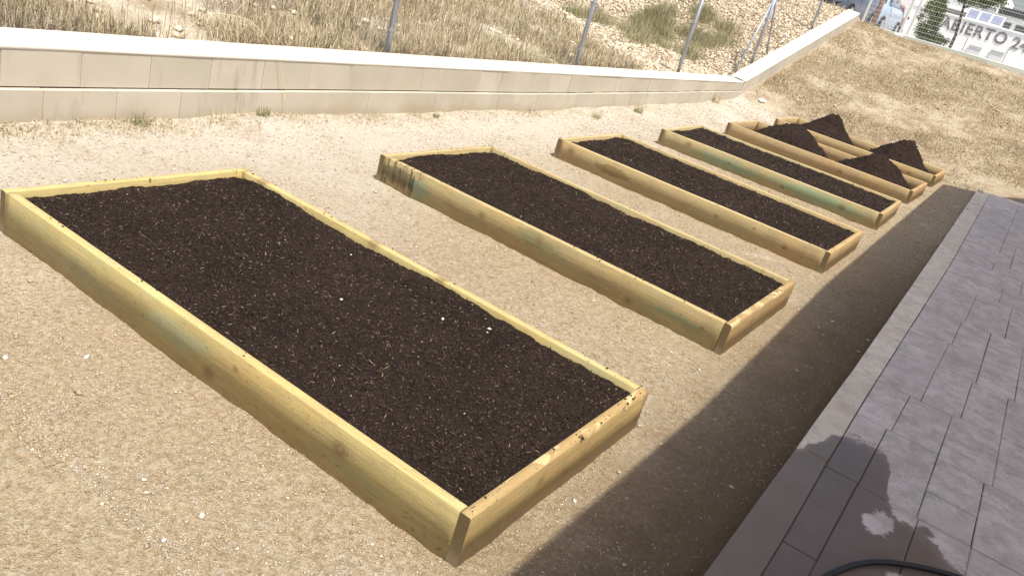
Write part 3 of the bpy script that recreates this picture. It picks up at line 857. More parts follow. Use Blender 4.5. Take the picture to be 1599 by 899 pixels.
obj("brown_weeds", blades("brown_weeds", x, y, 0.02 + 0.06 * rng.random(len(x)), np.full(len(x), 0.0036), MAT_BROWNWEED, 0.6, flatness=0.4), None, kind="stuff", label="dead brown weeds among the straw on the bank", category="weeds")
n = 420
y = 18.0 + rng.random(n) * 7.4; x = -5.3 + rng.random(n) * 7.0
k_ = ~((x > -0.6) & (y < 18.9)); x, y = x[k_], y[k_]
sz = 0.008 + 0.03 * rng.random(len(x)) ** 5
obj("bank_stones", rubble("bank_stones", np.stack([x, y, ground_z(x, y) + 0.02], -1), sz, MAT_STONE, 0.6, 1.3, 0.3, 0.5 + 0.5 * rng.random(len(x))), None, kind="stuff", label="small white stones dotted over the dry bank", category="stones")

# straw litter along the foot of the wall
n = 16000
y = 2.2 + rng.random(n) * 14.5; x = -5.40 + np.abs(rng.normal(0, 0.14, n))
keep = rng.random(n) < np.clip((fbm(x * 0, y, 0.6, 131) - 0.35) * 3.0, 0.1, 1) * sstep(12, 6, y) + 0.1
x, y = x[keep], y[keep]
obj("straw_litter", blades("straw_litter", x, y, 0.02 + 0.05 * rng.random(len(x)), 0.0012 + 0.0012 * rng.random(len(x)), MAT_STRAW, 0.4, flatness=1.1, zoff=0.006), None, kind="stuff", label="dry straw and leaf litter along the foot of the wall", category="litter")
# litter on the shaded strip by the kerb
n = 1300
y = 1.8 + rng.random(n) ** 1.4 * 12; x = -0.37 - np.abs(rng.normal(0, 0.22, n))
obj("kerb_litter", blades("kerb_litter", x, y, 0.012 + 0.035 * rng.random(n), np.full(n, 0.0009), MAT_STRAW, 0.3, flatness=1.25, zoff=0.003), None, kind="stuff", label="bits of straw on the shaded earth beside the kerb", category="litter")

# small weeds that stand alone
def tuft(x, y, s, n, mat, label, name="weed"):
    a = rng.random(n) * 2 * np.pi; r = np.sqrt(rng.random(n)) * s * 0.7
    xx = x + np.cos(a) * r * 0.6; yy = y + np.sin(a) * r
    me = blades(name, xx, yy, s * (0.3 + 0.9 * rng.random(n) ** 1.5), np.full(n, 0.0016 + 0.00012 * y), mat, 0.95)
    obj(name, me, None, label=label, category="weed", group="weeds at the foot of the wall")
tuft(-5.33, 3.70, 0.11, 130, MAT_OLIVE, "leafy green weed at the wall foot, leftmost of the weeds by the wall")
tuft(-5.24, 4.74, 0.10, 170, MAT_OLIVE, "low spreading weed on the small heap of litter by the wall")
tuft(-5.30, 4.36, 0.16, 40, MAT_STRAW, "thin dry stalks against the wall, left of the litter heap")
tuft(-5.30, 7.16, 0.07, 90, MAT_OLIVE, "small dark weed by the wall directly above the second bed")
tuft(-5.10, 10.56, 0.12, 90, MAT_OLIVE, "small green weed in the sand above the third bed")
tuft(-5.17, 12.04, 0.15, 110, MAT_OLIVE, "rounded green weed near the wall above the fourth bed")
tuft(-5.35, 9.25, 0.20, 26, MAT_TWIG, "bare dry twig weed against the wall between two green weeds")
tuft(-5.35, 15.9, 0.2, 90, MAT_STRAW, "dry yellow weed beside the wall where it bends uphill")

tuft(-0.50, 17.52, 0.10, 120, MAT_TWIG, "dark dry tuft on the far end of the kerb")
tuft(-0.47, 14.65, 0.07, 120, MAT_TWIG, "dark clump of dead leaves on the kerb beside the fifth bed")
n = 420
x, y = outside(n, 1.2)
keep = rng.random(n) > rubble_zone(x, y); x, y = x[keep], y[keep]
obj("tall_stalks", blades("tall_stalks", x, y, 0.25 + 0.35 * rng.random(len(x)), 0.0018 + 0.0001 * y, MAT_STRAW, 0.5, 0.5 + 0.5 * rng.random(len(x))), None, kind="stuff", label="scattered tall dry stalks standing above the straw behind the wall", category="grass")
# bent straw stalks leaning over the wall
MAT_STALK = simple_mat("straw_stalk", (0.62, 0.50, 0.30), 0.7)
def stalk(pts, r, label):
    bm = bmesh.new(); P = [Vector(p) for p in pts]; Q = []
    for i in range(len(P) - 1):
        for t in range(6): Q.append(P[i].lerp(P[i + 1], t / 6))
    Q.append(P[-1])
    for _ in range(3): Q = [Q[0]] + [(Q[i - 1] + Q[i] * 2 + Q[i + 1]) / 4 for i in range(1, len(Q) - 1)] + [Q[-1]]
    add_tube(bm, Q, [r * (1 - 0.5 * i / len(Q)) for i in range(len(Q))], 5)
    for k in range(10):
        q = Q[-1 - k // 2]
        add_tube(bm, [q, q + Vector(((rng.random() - .5) * .03, (rng.random() - .5) * .03, -0.02 - rng.random() * .02))], 0.0016, 4)
    obj("straw_stalk", bm_mesh("straw_stalk", bm, MAT_STALK), None, label=label, category="straw")
stalk([(-5.95, 4.35, 0.45), (-5.85, 4.55, 0.75), (-5.6, 4.8, 0.78), (-5.40, 5.0, 0.5), (-5.37, 5.08, 0.20)], 0.0035, "long dry straw stalk bent over the coping and hanging down the wall")
stalk([(-6.3, 5.0, 0.5), (-6.1, 5.35, 1.0), (-5.95, 5.9, 0.95), (-5.85, 6.4, 0.60)], 0.003, "long straw stalk arching behind the coping left of the first fence post")

# single stones
def stone(x, y, r, label, tint=1.0):
    P = np.array([(x, y, float(ground_z(x, y)) + r * 0.25)])
    bm = bmesh.new()
    bmesh.ops.create_icosphere(bm, subdivisions=2, radius=r)
    for v in bm.verts:
        s = 1 + 0.35 * (float(_hash(np.array(int(v.co.x * 900 / r * 0.01)), np.array(int(v.co.y * 900 / r * 0.01 + v.co.z * 700 / r * 0.01)), 5)) - 0.5)
        v.co = Vector((v.co.x * 1.3 * s, v.co.y * s, v.co.z * 0.55 * s))
    me = bm_mesh("stone", bm, simple_mat("white_stone", (0.78, 0.73, 0.66), 0.9))
    o = obj("stone", me, None, label=label, category="stone"); o.location = P[0]; o.rotation_euler = (0, 0, x * 9)
stone(-5.02, 17.75, 0.085, "flat white stone below the sloping wall just past its bend")

# ------------------------------------------------------------------ kerb and stamped paving
def kerbx(y): return -0.318 - 0.0006 * max(0, y - 3) - 0.00095 * max(0.0, y - 5.5) ** 2 * (0.9)
def kerb_left(y): return float(np.interp(y, [-3, 2.8, 4.2, 5.7, 7, 11, 17.65], [-0.30, -0.315, -0.33, -0.345, -0.365, -0.435, -0.56]))
def joint_x(y): return float(np.interp(y, [-3, 3.0, 5.0, 10, 17.9], [-0.14, -0.145, -0.185, -0.215, -0.34]))

WETP = [(-0.60, 4.05), (-0.34, 4.10), (-0.19, 4.50), (-0.10, 4.60), (0.02, 4.58), (0.105, 4.40), (0.13, 4.16), (0.19, 3.99), (0.265, 3.93), (0.34, 3.96), (0.40, 3.92), (0.46, 3.82), (0.56, 3.80), (0.75, 3.75), (1.3, 3.6)]
def stamped(name, c1, c2, wet=True, joint_dark=False):
    n = NT(name); p = n.geo(); s = n.sep(p)
    oi = n.new("ShaderNodeObjectInfo").outputs["Random"]
    big = n.noise(p, 1.4, 4, 0.6); m = n.noise(n.mapv(p, (1, 0.8, 1)), 8, 6, 0.72, 0.2); f = n.noise(p, 60, 3, 0.7)
    col = n.mix(n.ramp(m, 0.36, 0.62), tuple(c * 0.90 for c in c1), c2)
    col = n.mix(n.ramp(n.noise(n.mapv(p, (1, 0.8, 1), (2, 5, 0)), 3.0, 6, 0.75, 0.2), 0.52, 0.66, 0, 0.5), col, (c1[0] * 0.74, c1[1] * 0.66, c1[2] * 0.62))
    col = n.mix(n.ramp(big, 0.50, 0.70, 0, 0.45), col, (c1[0] * 1.0, c1[1] * 0.86, c1[2] * 0.82))
    col = n.mix(n.ramp(big, 0.45, 0.30, 0, 0.45), col, (c1[0] * 1.05, c1[1] * 1.10, c1[2] * 1.15))
    col = n.mix(n.math('MULTIPLY', oi, 0.30), col, tuple(c * 0.72 for c in c1))
    vein = n.math('ABSOLUTE', n.math('SUBTRACT', n.noise(n.mapv(p, (1, 2.2, 1)), 3.0, 5, 0.6, 0.8), 0.5))
    col = n.mix(n.ramp(vein, 0.016, 0.0, 0, 0.5), col, tuple(c * 0.55 for c in c1))
    col = n.mix(n.ramp(n.noise(p, 5, 4, 0.7), 0.66, 0.78, 0, 0.5), col, (c1[0] * 0.55, c1[1] * 0.46, c1[2] * 0.34))
    rough = 0.62
    if wet:
        # wet front: y below a curve of x, ragged by noise
        cr = n.new("ShaderNodeFloatCurve")
        # map x -0.6..1.4 to 0..1 and y 3..5 to 0..1
        xn = n.ramp(s[0], -0.6, 1.4, 0, 1, False)
        c = cr.mapping.curves[0]
        pts = [((a + 0.6) / 2.0, (b_ - 3) / 2.0) for a, b_ in WETP]
        c.points[0].location = pts[0]; c.points[-1].location = (1.0, pts[-1][1])
        for q in pts[1:-1]: c.points.new(*q)
        for q in c.points: q.handle_type = 'AUTO'
        cr.mapping.update()
        n.L(xn, cr.inputs["Value"])
        yn = n.ramp(s[1], 3.0, 5.0, 0, 1, False)
        nz = n.math('MULTIPLY', n.math('SUBTRACT', n.noise(p, 7, 7, 0.72), 0.5), 0.20)
        d = n.math('SUBTRACT', n.math('ADD', yn, nz), cr.outputs[0])
        # yn clamps below 3 so everything nearer is wet
        wetm = n.math('ADD', n.ramp(d, 0.008, -0.008, 0, 0.8), n.ramp(d, 0.03, -0.06, 0, 0.2))
        # dry islands
        for (ix, iy, irx, iry) in ((0.15, 3.80, .065, .12), (0.30, 3.43, .05, .06), (-0.325, 4.16, .03, .05)):
            dx = n.math('DIVIDE', n.math('SUBTRACT', s[0], ix), irx); dy = n.math('DIVIDE', n.math('SUBTRACT', s[1], iy), iry)
            dd = n.math('SQRT', n.math('ADD', n.math('MULTIPLY', dx, dx), n.math('MULTIPLY', dy, dy)))
            dd = n.math('ADD', dd, n.math('MULTIPLY', n.math('SUBTRACT', n.noise(p, 9, 7, 0.7), 0.5), 2.0))
            wetm = n.math('MULTIPLY', wetm, n.ramp(dd, 0.85, 1.10))
        wc = n.mix(n.noise(p, 3.5, 3), (c1[0] * 0.18, c1[1] * 0.145, c1[2] * 0.10), (c1[0] * 0.27, c1[1] * 0.225, c1[2] * 0.225))
        col = n.mix(n.math('MULTIPLY', wetm, 0.93), col, wc)
        rr = n.mix(wetm, (0.62,) * 3, (0.30,) * 3)
        rough = rr
    h = n.math('ADD', n.math('MULTIPLY', m, 1.0), n.math('MULTIPLY', f, 0.25))
    return n.done(col, rough, n.bump(h, 0.25, 0.012), 0.22)
MAT_PAVE = stamped("stamped_concrete", (0.53, 0.45, 0.39), (0.67, 0.585, 0.515))
MAT_KERB = stamped("kerb_concrete", (0.64, 0.55, 0.425), (0.74, 0.645, 0.51))
MAT_BED = simple_mat("paving_joint", (0.15, 0.125, 0.105), 0.95)

pave = empty("pavement", (0.6, 9.0, 0.0), 0, kind="structure")
def ppart(name, me, **kw):
    o = obj(name, me, pave, **kw); o.location = -Vector(pave.location); return o
PT = 0.032
def end_y(x): return 17.62 + (x + 0.56) * 1.05
bm = bmesh.new()
add_prism(bm, [(-0.30, -3), (4.6, -3), (4.6, 17.2), (0.4, 17.3), (-0.25, 17.4), (-0.50, 17.4), (-0.40, 11), (-0.325, 5.5)], -0.12, PT - 0.012)
ppart("joint_base", bm_mesh("joint_base", bm, MAT_BED))
# kerb stones
ky = [-3, -1.0, 0.9, 2.35, 4.13, 5.56, 7.0, 8.45, 9.9, 11.3, 12.8, 14.2, 15.7, 17.62]
for a_, b_ in zip(ky[:-1], ky[1:]):
    bm = bmesh.new(); seg = 4; L_, R2 = [], []
    g = 0.0022
    for i in range(seg + 1):
        yv = a_ + g + (b_ - a_ - 2 * g) * i / seg
        L_.append((kerb_left(yv), yv)); R2.append((joint_x(yv) - 0.0025, yv))
    if b_ > 17.5: R2[-1] = (joint_x(17.6) - 0.0025, end_y(joint_x(17.6)) - 0.02)
    add_prism(bm, L_ + R2[::-1], -0.1, PT + (rng.random() - 0.5) * 0.002, 0.006)
    ppart("kerb_stone", bm_mesh("kerb_stone", bm, MAT_KERB))
# stamped slabs: ashlar pattern on a unit grid, nearest patch as measured
UX, UY = 0.1375, 0.258
XG = [-1, 1, 3, 5]
nxg, nyg = 34, 84
Y0G = -1.09
occ = np.zeros((nxg, nyg), bool)
r2 = np.random.default_rng(12)
shapes = [(2, 3), (2, 2), (3, 2), (3, 3), (2, 2), (4, 3), (3, 2), (4, 2), (3, 1), (2, 3), (2, 4)]
slabs = []
def gx_(i): return -0.15 + 0.165 * i
def gy_(j): return -1.05 + 0.25 * j
JX = -0.15
near = [(JX, .00, 2.2, 3.24), (JX, .00, 3.24, 4.07), (JX, .00, 4.07, 4.90), (.00, .30, 2.2, 2.95), (.00, .30, 2.95, 4.05), (.00, .29, 4.05, 4.90),
        (.30, .56, 2.2, 3.30), (.30, .54, 3.30, 4.05), (.29, .54, 4.05, 4.38), (.29, .54, 4.38, 4.83), (.56, .84, 2.2, 3.30), (.54, .84, 3.30, 4.05), (.54, .84, 4.05, 4.83),
        (JX, .025, 4.90, 5.58), (.025, .29, 4.90, 5.58), (.29, .58, 4.83, 5.62), (.58, .84, 4.83, 5.62),
        (JX, .095, 5.58, 6.43), (.095, .34, 5.58, 6.43), (.34, .58, 5.62, 6.43), (.58, .84, 5.62, 6.43),
        (JX, .10, 6.43, 7.10), (.10, .36, 6.43, 7.10), (.36, .62, 6.43, 7.95), (.62, .84, 6.43, 7.2), (.62, .84, 7.2, 7.95),
        (JX, .12, 7.10, 7.95), (.12, .36, 7.10, 7.95), (JX, .14, 7.95, 9.20), (.14, .47, 7.95, 8.60), (.14, .47, 8.60, 9.20), (.47, .84, 7.95, 8.4), (.47, .84, 8.4, 9.20)]
# keep the measured patch free in the random grid
occ2 = np.zeros((nxg, nyg), bool); occ2[:6, 13:41] = True
r2 = np.random.default_rng(12); occ = occ2.copy(); slabs = []
for j in range(nyg):
    for i in range(nxg):
        if occ[i, j]: continue
        for _ in range(14):
            w_, d_ = shapes[r2.integers(len(shapes))]
            if i + w_ <= nxg and j + d_ <= nyg and not occ[i:i + w_, j:j + d_].any(): break
        else:
            w_, d_ = (1, 2) if j + 2 <= nyg and not occ[i, j:j + 2].any() else (1, 1)
        occ[i:i + w_, j:j + d_] = True
        slabs.append((i, j, w_, d_))
rects = near + sorted([(gx_(i), gx_(i + w_), gy_(j), gy_(j + d_)) for i, j, w_, d_ in slabs], key=lambda q: (q[0]) ** 2 * 0.6 + (q[2] - 3) ** 2 * 0.04)
slab_count = 0; rest = bmesh.new()
def slab_order(s): return (gx_(s[0]) - 0) ** 2 * 0.6 + (gy_(s[1]) - 3) ** 2 * 0.04
far_rest = []
for q, (xa, xb, ya, yb) in enumerate(rects):
    jit = lambda v, s_: v + (float(_hash(np.array(int(v * 977)), np.array(s_), 3)) - 0.5) * 0.006
    g = 0.0018
    def lx(yv, x_): return joint_x(yv) + 0.002 if x_ <= -0.149 else x_
    P4 = [(lx(ya, xa) + g, ya + g * 2.4), (xb - g, ya + g * 2.4), (xb - g, yb - g * 2.4), (lx(yb, xa) + g, yb - g * 2.4)]
    P4 = [(x_ + (r2.random() - 0.5) * 0.004, y_ + (r2.random() - 0.5) * 0.005) for x_, y_ in P4]
    P4 = [(x_, min(y_, end_y(min(x_, 0.6)) - 0.01)) for x_, y_ in P4]
    if P4[2][1] - P4[1][1] < 0.03 or P4[3][1] - P4[0][1] < 0.03: continue
    hgt = PT + (r2.random() - 0.5) * 0.0025
    if q < 290:
        bm = bmesh.new(); add_prism(bm, P4, -0.02, hgt, 0.004); ppart("slab", bm_mesh("slab", bm, MAT_PAVE))
    else:
        add_prism(rest, P4, -0.02, hgt, 0.004)
ppart("slab_field", bm_mesh("slab_field", rest, MAT_PAVE), kind="stuff")

# hose
MAT_RUBBER = simple_mat("black_rubber", (0.008, 0.008, 0.009), 0.55, spec=0.5)
bm = bmesh.new()
hp = [(0.00, 2.6), (-0.01, 2.85), (0.035, 3.09), (0.085, 3.24), (0.14, 3.37), (0.223, 3.49), (0.335, 3.59), (0.44, 3.665), (0.56, 3.725), (0.75, 3.76), (1.0, 3.76), (1.3, 3.7)]
Q = []
for i in range(len(hp) - 1):
    for t in range(5):
        Q.append(Vector((*hp[i], 0)).lerp(Vector((*hp[i + 1], 0)), t / 5))
for _ in range(6): Q = [Q[0]] + [(Q[i - 1] + Q[i] * 2 + Q[i + 1]) / 4 for i in range(1, len(Q) - 1)] + [Q[-1]]
for v in Q: v.z = PT + 0.0135
add_tube(bm, Q, 0.012, 12)
obj("garden_hose", bm_mesh("garden_hose", bm, MAT_RUBBER, True), None, label="black rubber hose curving across the wet paving", category="hose")

# porch building behind the camera: it throws the strip of shade
MAT_WHITE = simple_mat("white_render", (0.72, 0.70, 0.67), 0.85, bump=0.1)
porch = empty("porch_building", (3.2, 8.0, 0), 0, label="white porch whose flat roof shades the paving", category="building")
def bpart(par, name, me, **kw):
    o = obj(name, me, par, **kw); o.location = -Vector(par.location); return o
for cy_ in (-3.0, 1.0, 5.0, 9.0, 13.0, 16.6):  # unseen columns, added instead of a wall to let sky light in
    bm = bmesh.new(); add_box(bm, (2.95, cy_, 1.56), (0.22, 0.22, 3.17), 0.01); bpart(porch, "column", bm_mesh("column", bm, MAT_WHITE))
RZ = 3.15
sx, sy = -SUN_DIR.x / SUN_DIR.z * RZ, -SUN_DIR.y / SUN_DIR.z * RZ
roof_edge = [(-0.775 - sx, -4.0), (-0.775 - sx, 4.0 - sy), (-0.90 - sx, 7.3 - sy), (-1.03 - sx, 17.05 - sy), (-0.56 - sx, 17.62 - sy), (0.6 - sx, 18.85 - sy), (3.15, 18.9 - sy), (3.15, -4.0)]
bm = bmesh.new(); add_prism(bm, roof_edge, RZ, RZ + 0.16); bpart(porch, "flat_roof", bm_mesh("flat_roof", bm, MAT_WHITE))

# ------------------------------------------------------------------ fence posts behind the wall
MAT_GALV = simple_mat("galvanised_steel", (0.36, 0.38, 0.42), 0.45, 0.55, 0.12, 20)
def fence_post(y, label, x=-5.87, h=2.0, r=0.032):
    z0 = float(wtop(y)) - 0.12
    root = empty("fence_post", (x, y, z0), 0, label=label, category="fence post", group="galvanised posts along the back of the wall")
    bm = bmesh.new(); add_tube(bm, [(0, 0, -0.3), (0, 0, h)], r, 14)
    obj("post_tube", bm_mesh("post_tube", bm, MAT_GALV, True), root)
    bm = bmesh.new(); add_tube(bm, [(0, 0, h), (0, 0, h + 0.012), (0, 0, h + 0.028)], [r * 1.12, r * 1.05, r * 0.4], 14)
    obj("cap", bm_mesh("cap", bm, MAT_GALV, True), root)
    for zz in (0.35, 1.0, 1.7):
        bm = bmesh.new(); add_tube(bm, [(0, 0, zz), (0, 0, zz + 0.035)], r * 1.08, 12); add_box(bm, (-r * 1.3, 0, zz + 0.018), (0.02, 0.02, 0.03))
        obj("clamp", bm_mesh("clamp", bm, MAT_GALV), root)
    return root
def brace(root, dy, zt, r=0.022):
    bm = bmesh.new(); z0 = wtop(root.location.y + dy) - 0.12 - root.location.z
    add_tube(bm, [(0, dy, z0 - 0.1), (0, 0.0, zt)], r, 12)
    obj("brace", bm_mesh("brace", bm, MAT_GALV, True), root)
fence_post(2.9, "galvanised fence post at the left end of the wall")
fence_post(6.83, "thickest looking galvanised post, rising behind the wall over the second bed")
fence_post(10.95, "galvanised post behind the wall above the third bed")
fence_post(14.85, "slim galvanised post in front of the rubble just before the wall bends")
pc = fence_post(18.85, "galvanised corner post with two slanting braces where the wall bends uphill", h=1.95)
brace(pc, -0.98, 1.62); brace(pc, 0.95, 1.60)
fence_post(22.55, "galvanised post behind the upper part of the sloping wall")

# ------------------------------------------------------------------ welded mesh fence on the crest
MAT_WIRE = simple_mat("white_coated_wire", (0.60, 0.62, 0.60), 0.5, 0.0, 0.05)
FY = 25.72
fence = empty("mesh_fence", (-3.0, FY, 2.2), 0, label="white welded mesh fence along the top of the dry bank", category="fence")
def fpart(name, me, **kw):
    o = obj(name, me, fence, **kw); o.location = -Vector(fence.location); return o
bm = bmesh.new(); add_box(bm, (-0.6, FY + 0.03, 2.12), (9.5, 0.16, 0.47), 0.01)
MAT_PLINTH = concrete_mat("plinth_concrete", (0.56, 0.585, 0.50), (0.68, 0.70, 0.63), 0.6, 2.0)
fpart("plinth", bm_mesh("plinth", bm, MAT_PLINTH))
posts = [-5.42, -4.36, -4.17, -0.80, 2.5]
def wire_panel(x0, x1, z0, z1):
    bm = bmesh.new()
    x = x0 + 0.03
    while x < x1 - 0.02:
        add_tube(bm, [(x, FY, z0), (x, FY, z1)], 0.0026, 4, False); x += 0.062
    fpart("upright_wires", bm_mesh("upright_wires", bm, MAT_WIRE), kind="stuff")
    z = z0 + 0.02
    me = None
    while z <= z1:
        bm = bmesh.new(); add_tube(bm, [(x0, FY - 0.005, z), (x1, FY - 0.005, z)], 0.0037, 6)
        fpart("cross_wire", bm_mesh("cross_wire", bm, MAT_WIRE)); z += 0.117
for a_, b_ in zip(posts[:-1], posts[1:]):
    if b_ - a_ > 0.5: wire_panel(a_, b_, 2.28, 3.95)
for px in posts:
    bm = bmesh.new(); add_box(bm, (px, FY, 3.05), (0.06, 0.06, 1.9), 0.006)
    o = fpart("post", bm_mesh("post", bm, MAT_WIRE))
bm = bmesh.new(); add_prism(bm, [(-4.46, FY - 0.24), (-4.24, FY - 0.26), (-4.22, FY - 0.12), (-4.45, FY - 0.1)], 2.0, 2.33, 0.02)
fpart("post_footing", bm_mesh("post_footing", bm, MAT_WHITE))

# ------------------------------------------------------------------ shop building with lettering
MAT_SHOP = simple_mat("white_cladding", (0.88, 0.88, 0.86), 0.6, 0.0, 0.03, 2.0)
MAT_SHOP2 = simple_mat("pale_grey_cladding", (0.66, 0.67, 0.66), 0.6, 0.0, 0.04, 2.0)
MAT_LETTER = simple_mat("grey_letter_paint", (0.16, 0.15, 0.155), 0.6, 0.0, 0.04)
MAT_DARKROOF = simple_mat("dark_ribbed_roof", (0.075, 0.075, 0.085), 0.5, 0.2)
MAT_GLASS = simple_mat("window_glass", (0.09, 0.10, 0.095), 0.12, 0.0, 0.2, spec=0.6)
MAT_LOUVRE = simple_mat("grey_louvre", (0.27, 0.245, 0.235), 0.6)
shop = empty("shop_building", (-5.0, 50, 2.2), 0, label="long white shop building lettered ABIERTO 24 in grey beyond the fence", category="building")
def boxpart(par, name, x0, x1, y0, y1, z0, z1, mat, bev=0.0, sub=None, **kw):
    bm = bmesh.new(); add_box(bm, ((x0 + x1) / 2, (y0 + y1) / 2, (z0 + z1) / 2), (x1 - x0, y1 - y0, z1 - z0), bev)
    p_ = sub or par
    o = obj(name, bm_mesh(name, bm, mat), p_, **kw)
    if sub is None: o.location = -Vector(par.location)
    return o
boxpart(shop, "front_wall", -8.45, 6, 50.0, 50.35, 1.5, 4.22, MAT_SHOP)
boxpart(shop, "coping", -8.47, 6.02, 49.95, 50.40, 4.222, 4.30, MAT_SHOP)
boxpart(shop, "tall_block", -16.5, -8.452, 49.7, 60, 1.5, 6.6, MAT_SHOP)
boxpart(shop, "upper_wall", -8.45, -4.75, 52.0, 60, 1.5, 6.1, MAT_SHOP)
boxpart(shop, "set_back_wall", -4.748, 6, 51.2, 60, 1.5, 4.93, MAT_SHOP)
boxpart(shop, "flat_roof", -8.44, 5.99, 50.352, 51.19, 4.0, 4.15, MAT_SHOP2)
bm = bmesh.new(); add_box(bm, (-6.6, 51.9, 4.47), (3.0, 0.12, 0.30))
for i in range(6): add_box(bm, (-6.6, 51.83, 4.35 + i * 0.05), (3.0, 0.03, 0.02))
bpart(shop, "louvre_band", bm_mesh("louvre_band", bm, MAT_LOUVRE))
bm = bmesh.new(); add_box(bm, (0.75, 51.6, 5.13), (10.7, 1.2, 0.36), 0.01)
for i in range(86): add_box(bm, (-4.55 + i * 0.124, 50.99, 5.13), (0.035, 0.04, 0.34))
bpart(shop, "ribbed_roof", bm_mesh("ribbed_roof", bm, MAT_DARKROOF))
bm = bmesh.new(); add_box(bm, (-6.6, 51.97, 5.16), (3.6, 0.08, 0.05)); bpart(shop, "roof_trim", bm_mesh("roof_trim", bm, MAT_LOUVRE))
for (xa, xb) in ((-4.10, -3.75), (-3.54, -2.85), (-2.6, -1.9)):
    fr = boxpart(shop, "window", xa, xb, 51.14, 51.195, 4.36, 4.64, MAT_LOUVRE)
    bm = bmesh.new(); add_box(bm, ((xa + xb) / 2, 51.12, 4.50), (xb - xa - 0.05, 0.02, 0.22)); obj("pane", bm_mesh("pane", bm, MAT_GLASS), fr)
# wall seams and door panels
for sx_ in (-5.25, -3.27, -1.3): boxpart(shop, "seam", sx_ - 0.012, sx_ + 0.012, 49.985, 49.998, 1.6, 3.42, MAT_LOUVRE)
for (xa, xb, za, zb, c) in ((-5.02, -4.42, 1.6, 3.10, MAT_SHOP2), (-3.98, -3.36, 1.6, 3.16, MAT_SHOP2)):
    d_ = boxpart(shop, "door_panel", xa, xb, 49.96, 49.997, za, zb, c, 0.004)
    bm = bmesh.new(); add_box(bm, ((xa + xb) / 2, 49.94, zb + 0.02), (xb - xa + 0.04, 0.05, 0.02)); obj("door_head", bm_mesh("door_head", bm, MAT_LOUVRE), d_)
# lettering
def lettering(txt, x0, zb, size, spacing, yface, target_w):
    cu = bpy.data.curves.new("t", 'FONT'); cu.body = txt; cu.size = size; cu.extrude = 0.01; cu.offset = 0.016; cu.space_character = spacing
    tmp = bpy.data.objects.new("t", cu); COL.objects.link(tmp)
    dg = bpy.context.evaluated_depsgraph_get()
    me = bpy.data.meshes.new_from_object(tmp.evaluated_get(dg))
    bpy.data.objects.remove(tmp)
    co = np.empty(len(me.vertices) * 3, np.float32); me.vertices.foreach_get("co", co); co = co.reshape(-1, 3)
    co[:, 0] -= co[:, 0].min(); kx = target_w / co[:, 0].max(); co[:, 0] *= kx
    out = np.stack([x0 + co[:, 0], yface - co[:, 2], zb + co[:, 1]], -1)
    me.vertices.foreach_set("co", np.ascontiguousarray(out, np.float32).ravel()); me.update()
    me.materials.clear(); me.materials.append(MAT_LETTER)
    bpart(shop, "lettering", me)
lettering("ABIERTO", -6.80, 3.555, 0.78, 1.12, 49.985, 3.25)
lettering("24", -3.28, 3.50, 0.78, 1.02, 49.985, 0.80)
MAT_PV = simple_mat("solar_cells", (0.20, 0.23, 0.33), 0.2, 0.1, 0.1, spec=0.6)
for k, x0_ in enumerate((-5.83, -5.24, -4.655)):
    tl = ("left", "middle", "right")[k]
    root = empty("solar_panel", (x0_ + 0.27, 50.45, 4.30), 0, label="%s one of three tilted solar panels on the shop roof edge" % tl, category="solar panel", group="solar panels on the shop roof")
    rot = Matrix.Rotation(math.radians(52), 4, 'X')
    bm = bmesh.new(); add_box(bm, (0, 0.0, 0.26), (0.585, 0.62, 0.03), 0.004, rot); obj("frame", bm_mesh("frame", bm, MAT_SHOP), root)
    bm = bmesh.new(); add_box(bm, (0, -0.018, 0.272), (0.50, 0.54, 0.02), 0, rot); obj("cells", bm_mesh("cells", bm, MAT_PV), root)

# ------------------------------------------------------------------ conifer and young tree
def foliage_mat(name, stops): return tint_mat(name, stops, 0.75, 0.2, 0.25)
MAT_LEAF = foliage_mat("conifer_leaf", [(0, (0.12, 0.15, 0.055)), (0.5, (0.26, 0.30, 0.11)), (1, (0.40, 0.44, 0.19))])
MAT_LEAF2 = foliage_mat("tree_leaf", [(0, (0.08, 0.11, 0.035)), (0.5, (0.16, 0.20, 0.06)), (1, (0.27, 0.32, 0.11))])
MAT_BARK = simple_mat("bark", (0.10, 0.075, 0.06), 0.9)
def leaf_cloud(name, P, s, mat, parent):
    n = len(P); a = rng.normal(size=(n, 3)); a /= np.linalg.norm(a, axis=1)[:, None]
    b = rng.normal(size=(n, 3)); b -= a * (a * b).sum(1)[:, None]; b /= np.linalg.norm(b, axis=1)[:, None]
    s = s[:, None]
    V = np.stack([P - a * s, P + b * s * 0.45, P + a * s, P - b * s * 0.45], 1).reshape(-1, 3)
    F = np.arange(n * 4).reshape(-1, 4)
    obj(name, raw_mesh(name, V, F, mat, False, {"tint": np.repeat(rng.random(n), 4)}), parent)
con = empty("conifer", (-4.86, 33.2, 2.2), 0, label="dense rounded green conifer bush behind the mesh fence", category="tree")
bm = bmesh.new(); add_tube(bm, [(0, 0, -0.1), (0.02, 0, 0.6), (0, 0, 1.3)], [0.09, 0.07, 0.03], 8); obj("trunk", bm_mesh("trunk", bm, MAT_BARK), con)
n = 9000; cl = rng.random((90, 3)); th = cl[:, 0] * 2 * np.pi; hh = cl[:, 1] ** 0.8
rad = 0.38 * np.sqrt(np.clip(np.sin(np.pi * (0.10 + 0.86 * hh)), 0.05, 1)) * (0.45 + 0.55 * cl[:, 2])
C_ = np.stack([np.cos(th) * rad, np.sin(th) * rad, 0.22 + hh * 1.45], -1)
P = C_[rng.integers(0, 90, n)] + rng.normal(0, 0.075, (n, 3))
leaf_cloud("foliage", P, 0.02 + 0.03 * rng.random(n), MAT_LEAF, con)
low = rng.normal(0, 1, (1500, 3)) * (0.16, 0.1, 0.07) + (0.50, 0, 0.42)
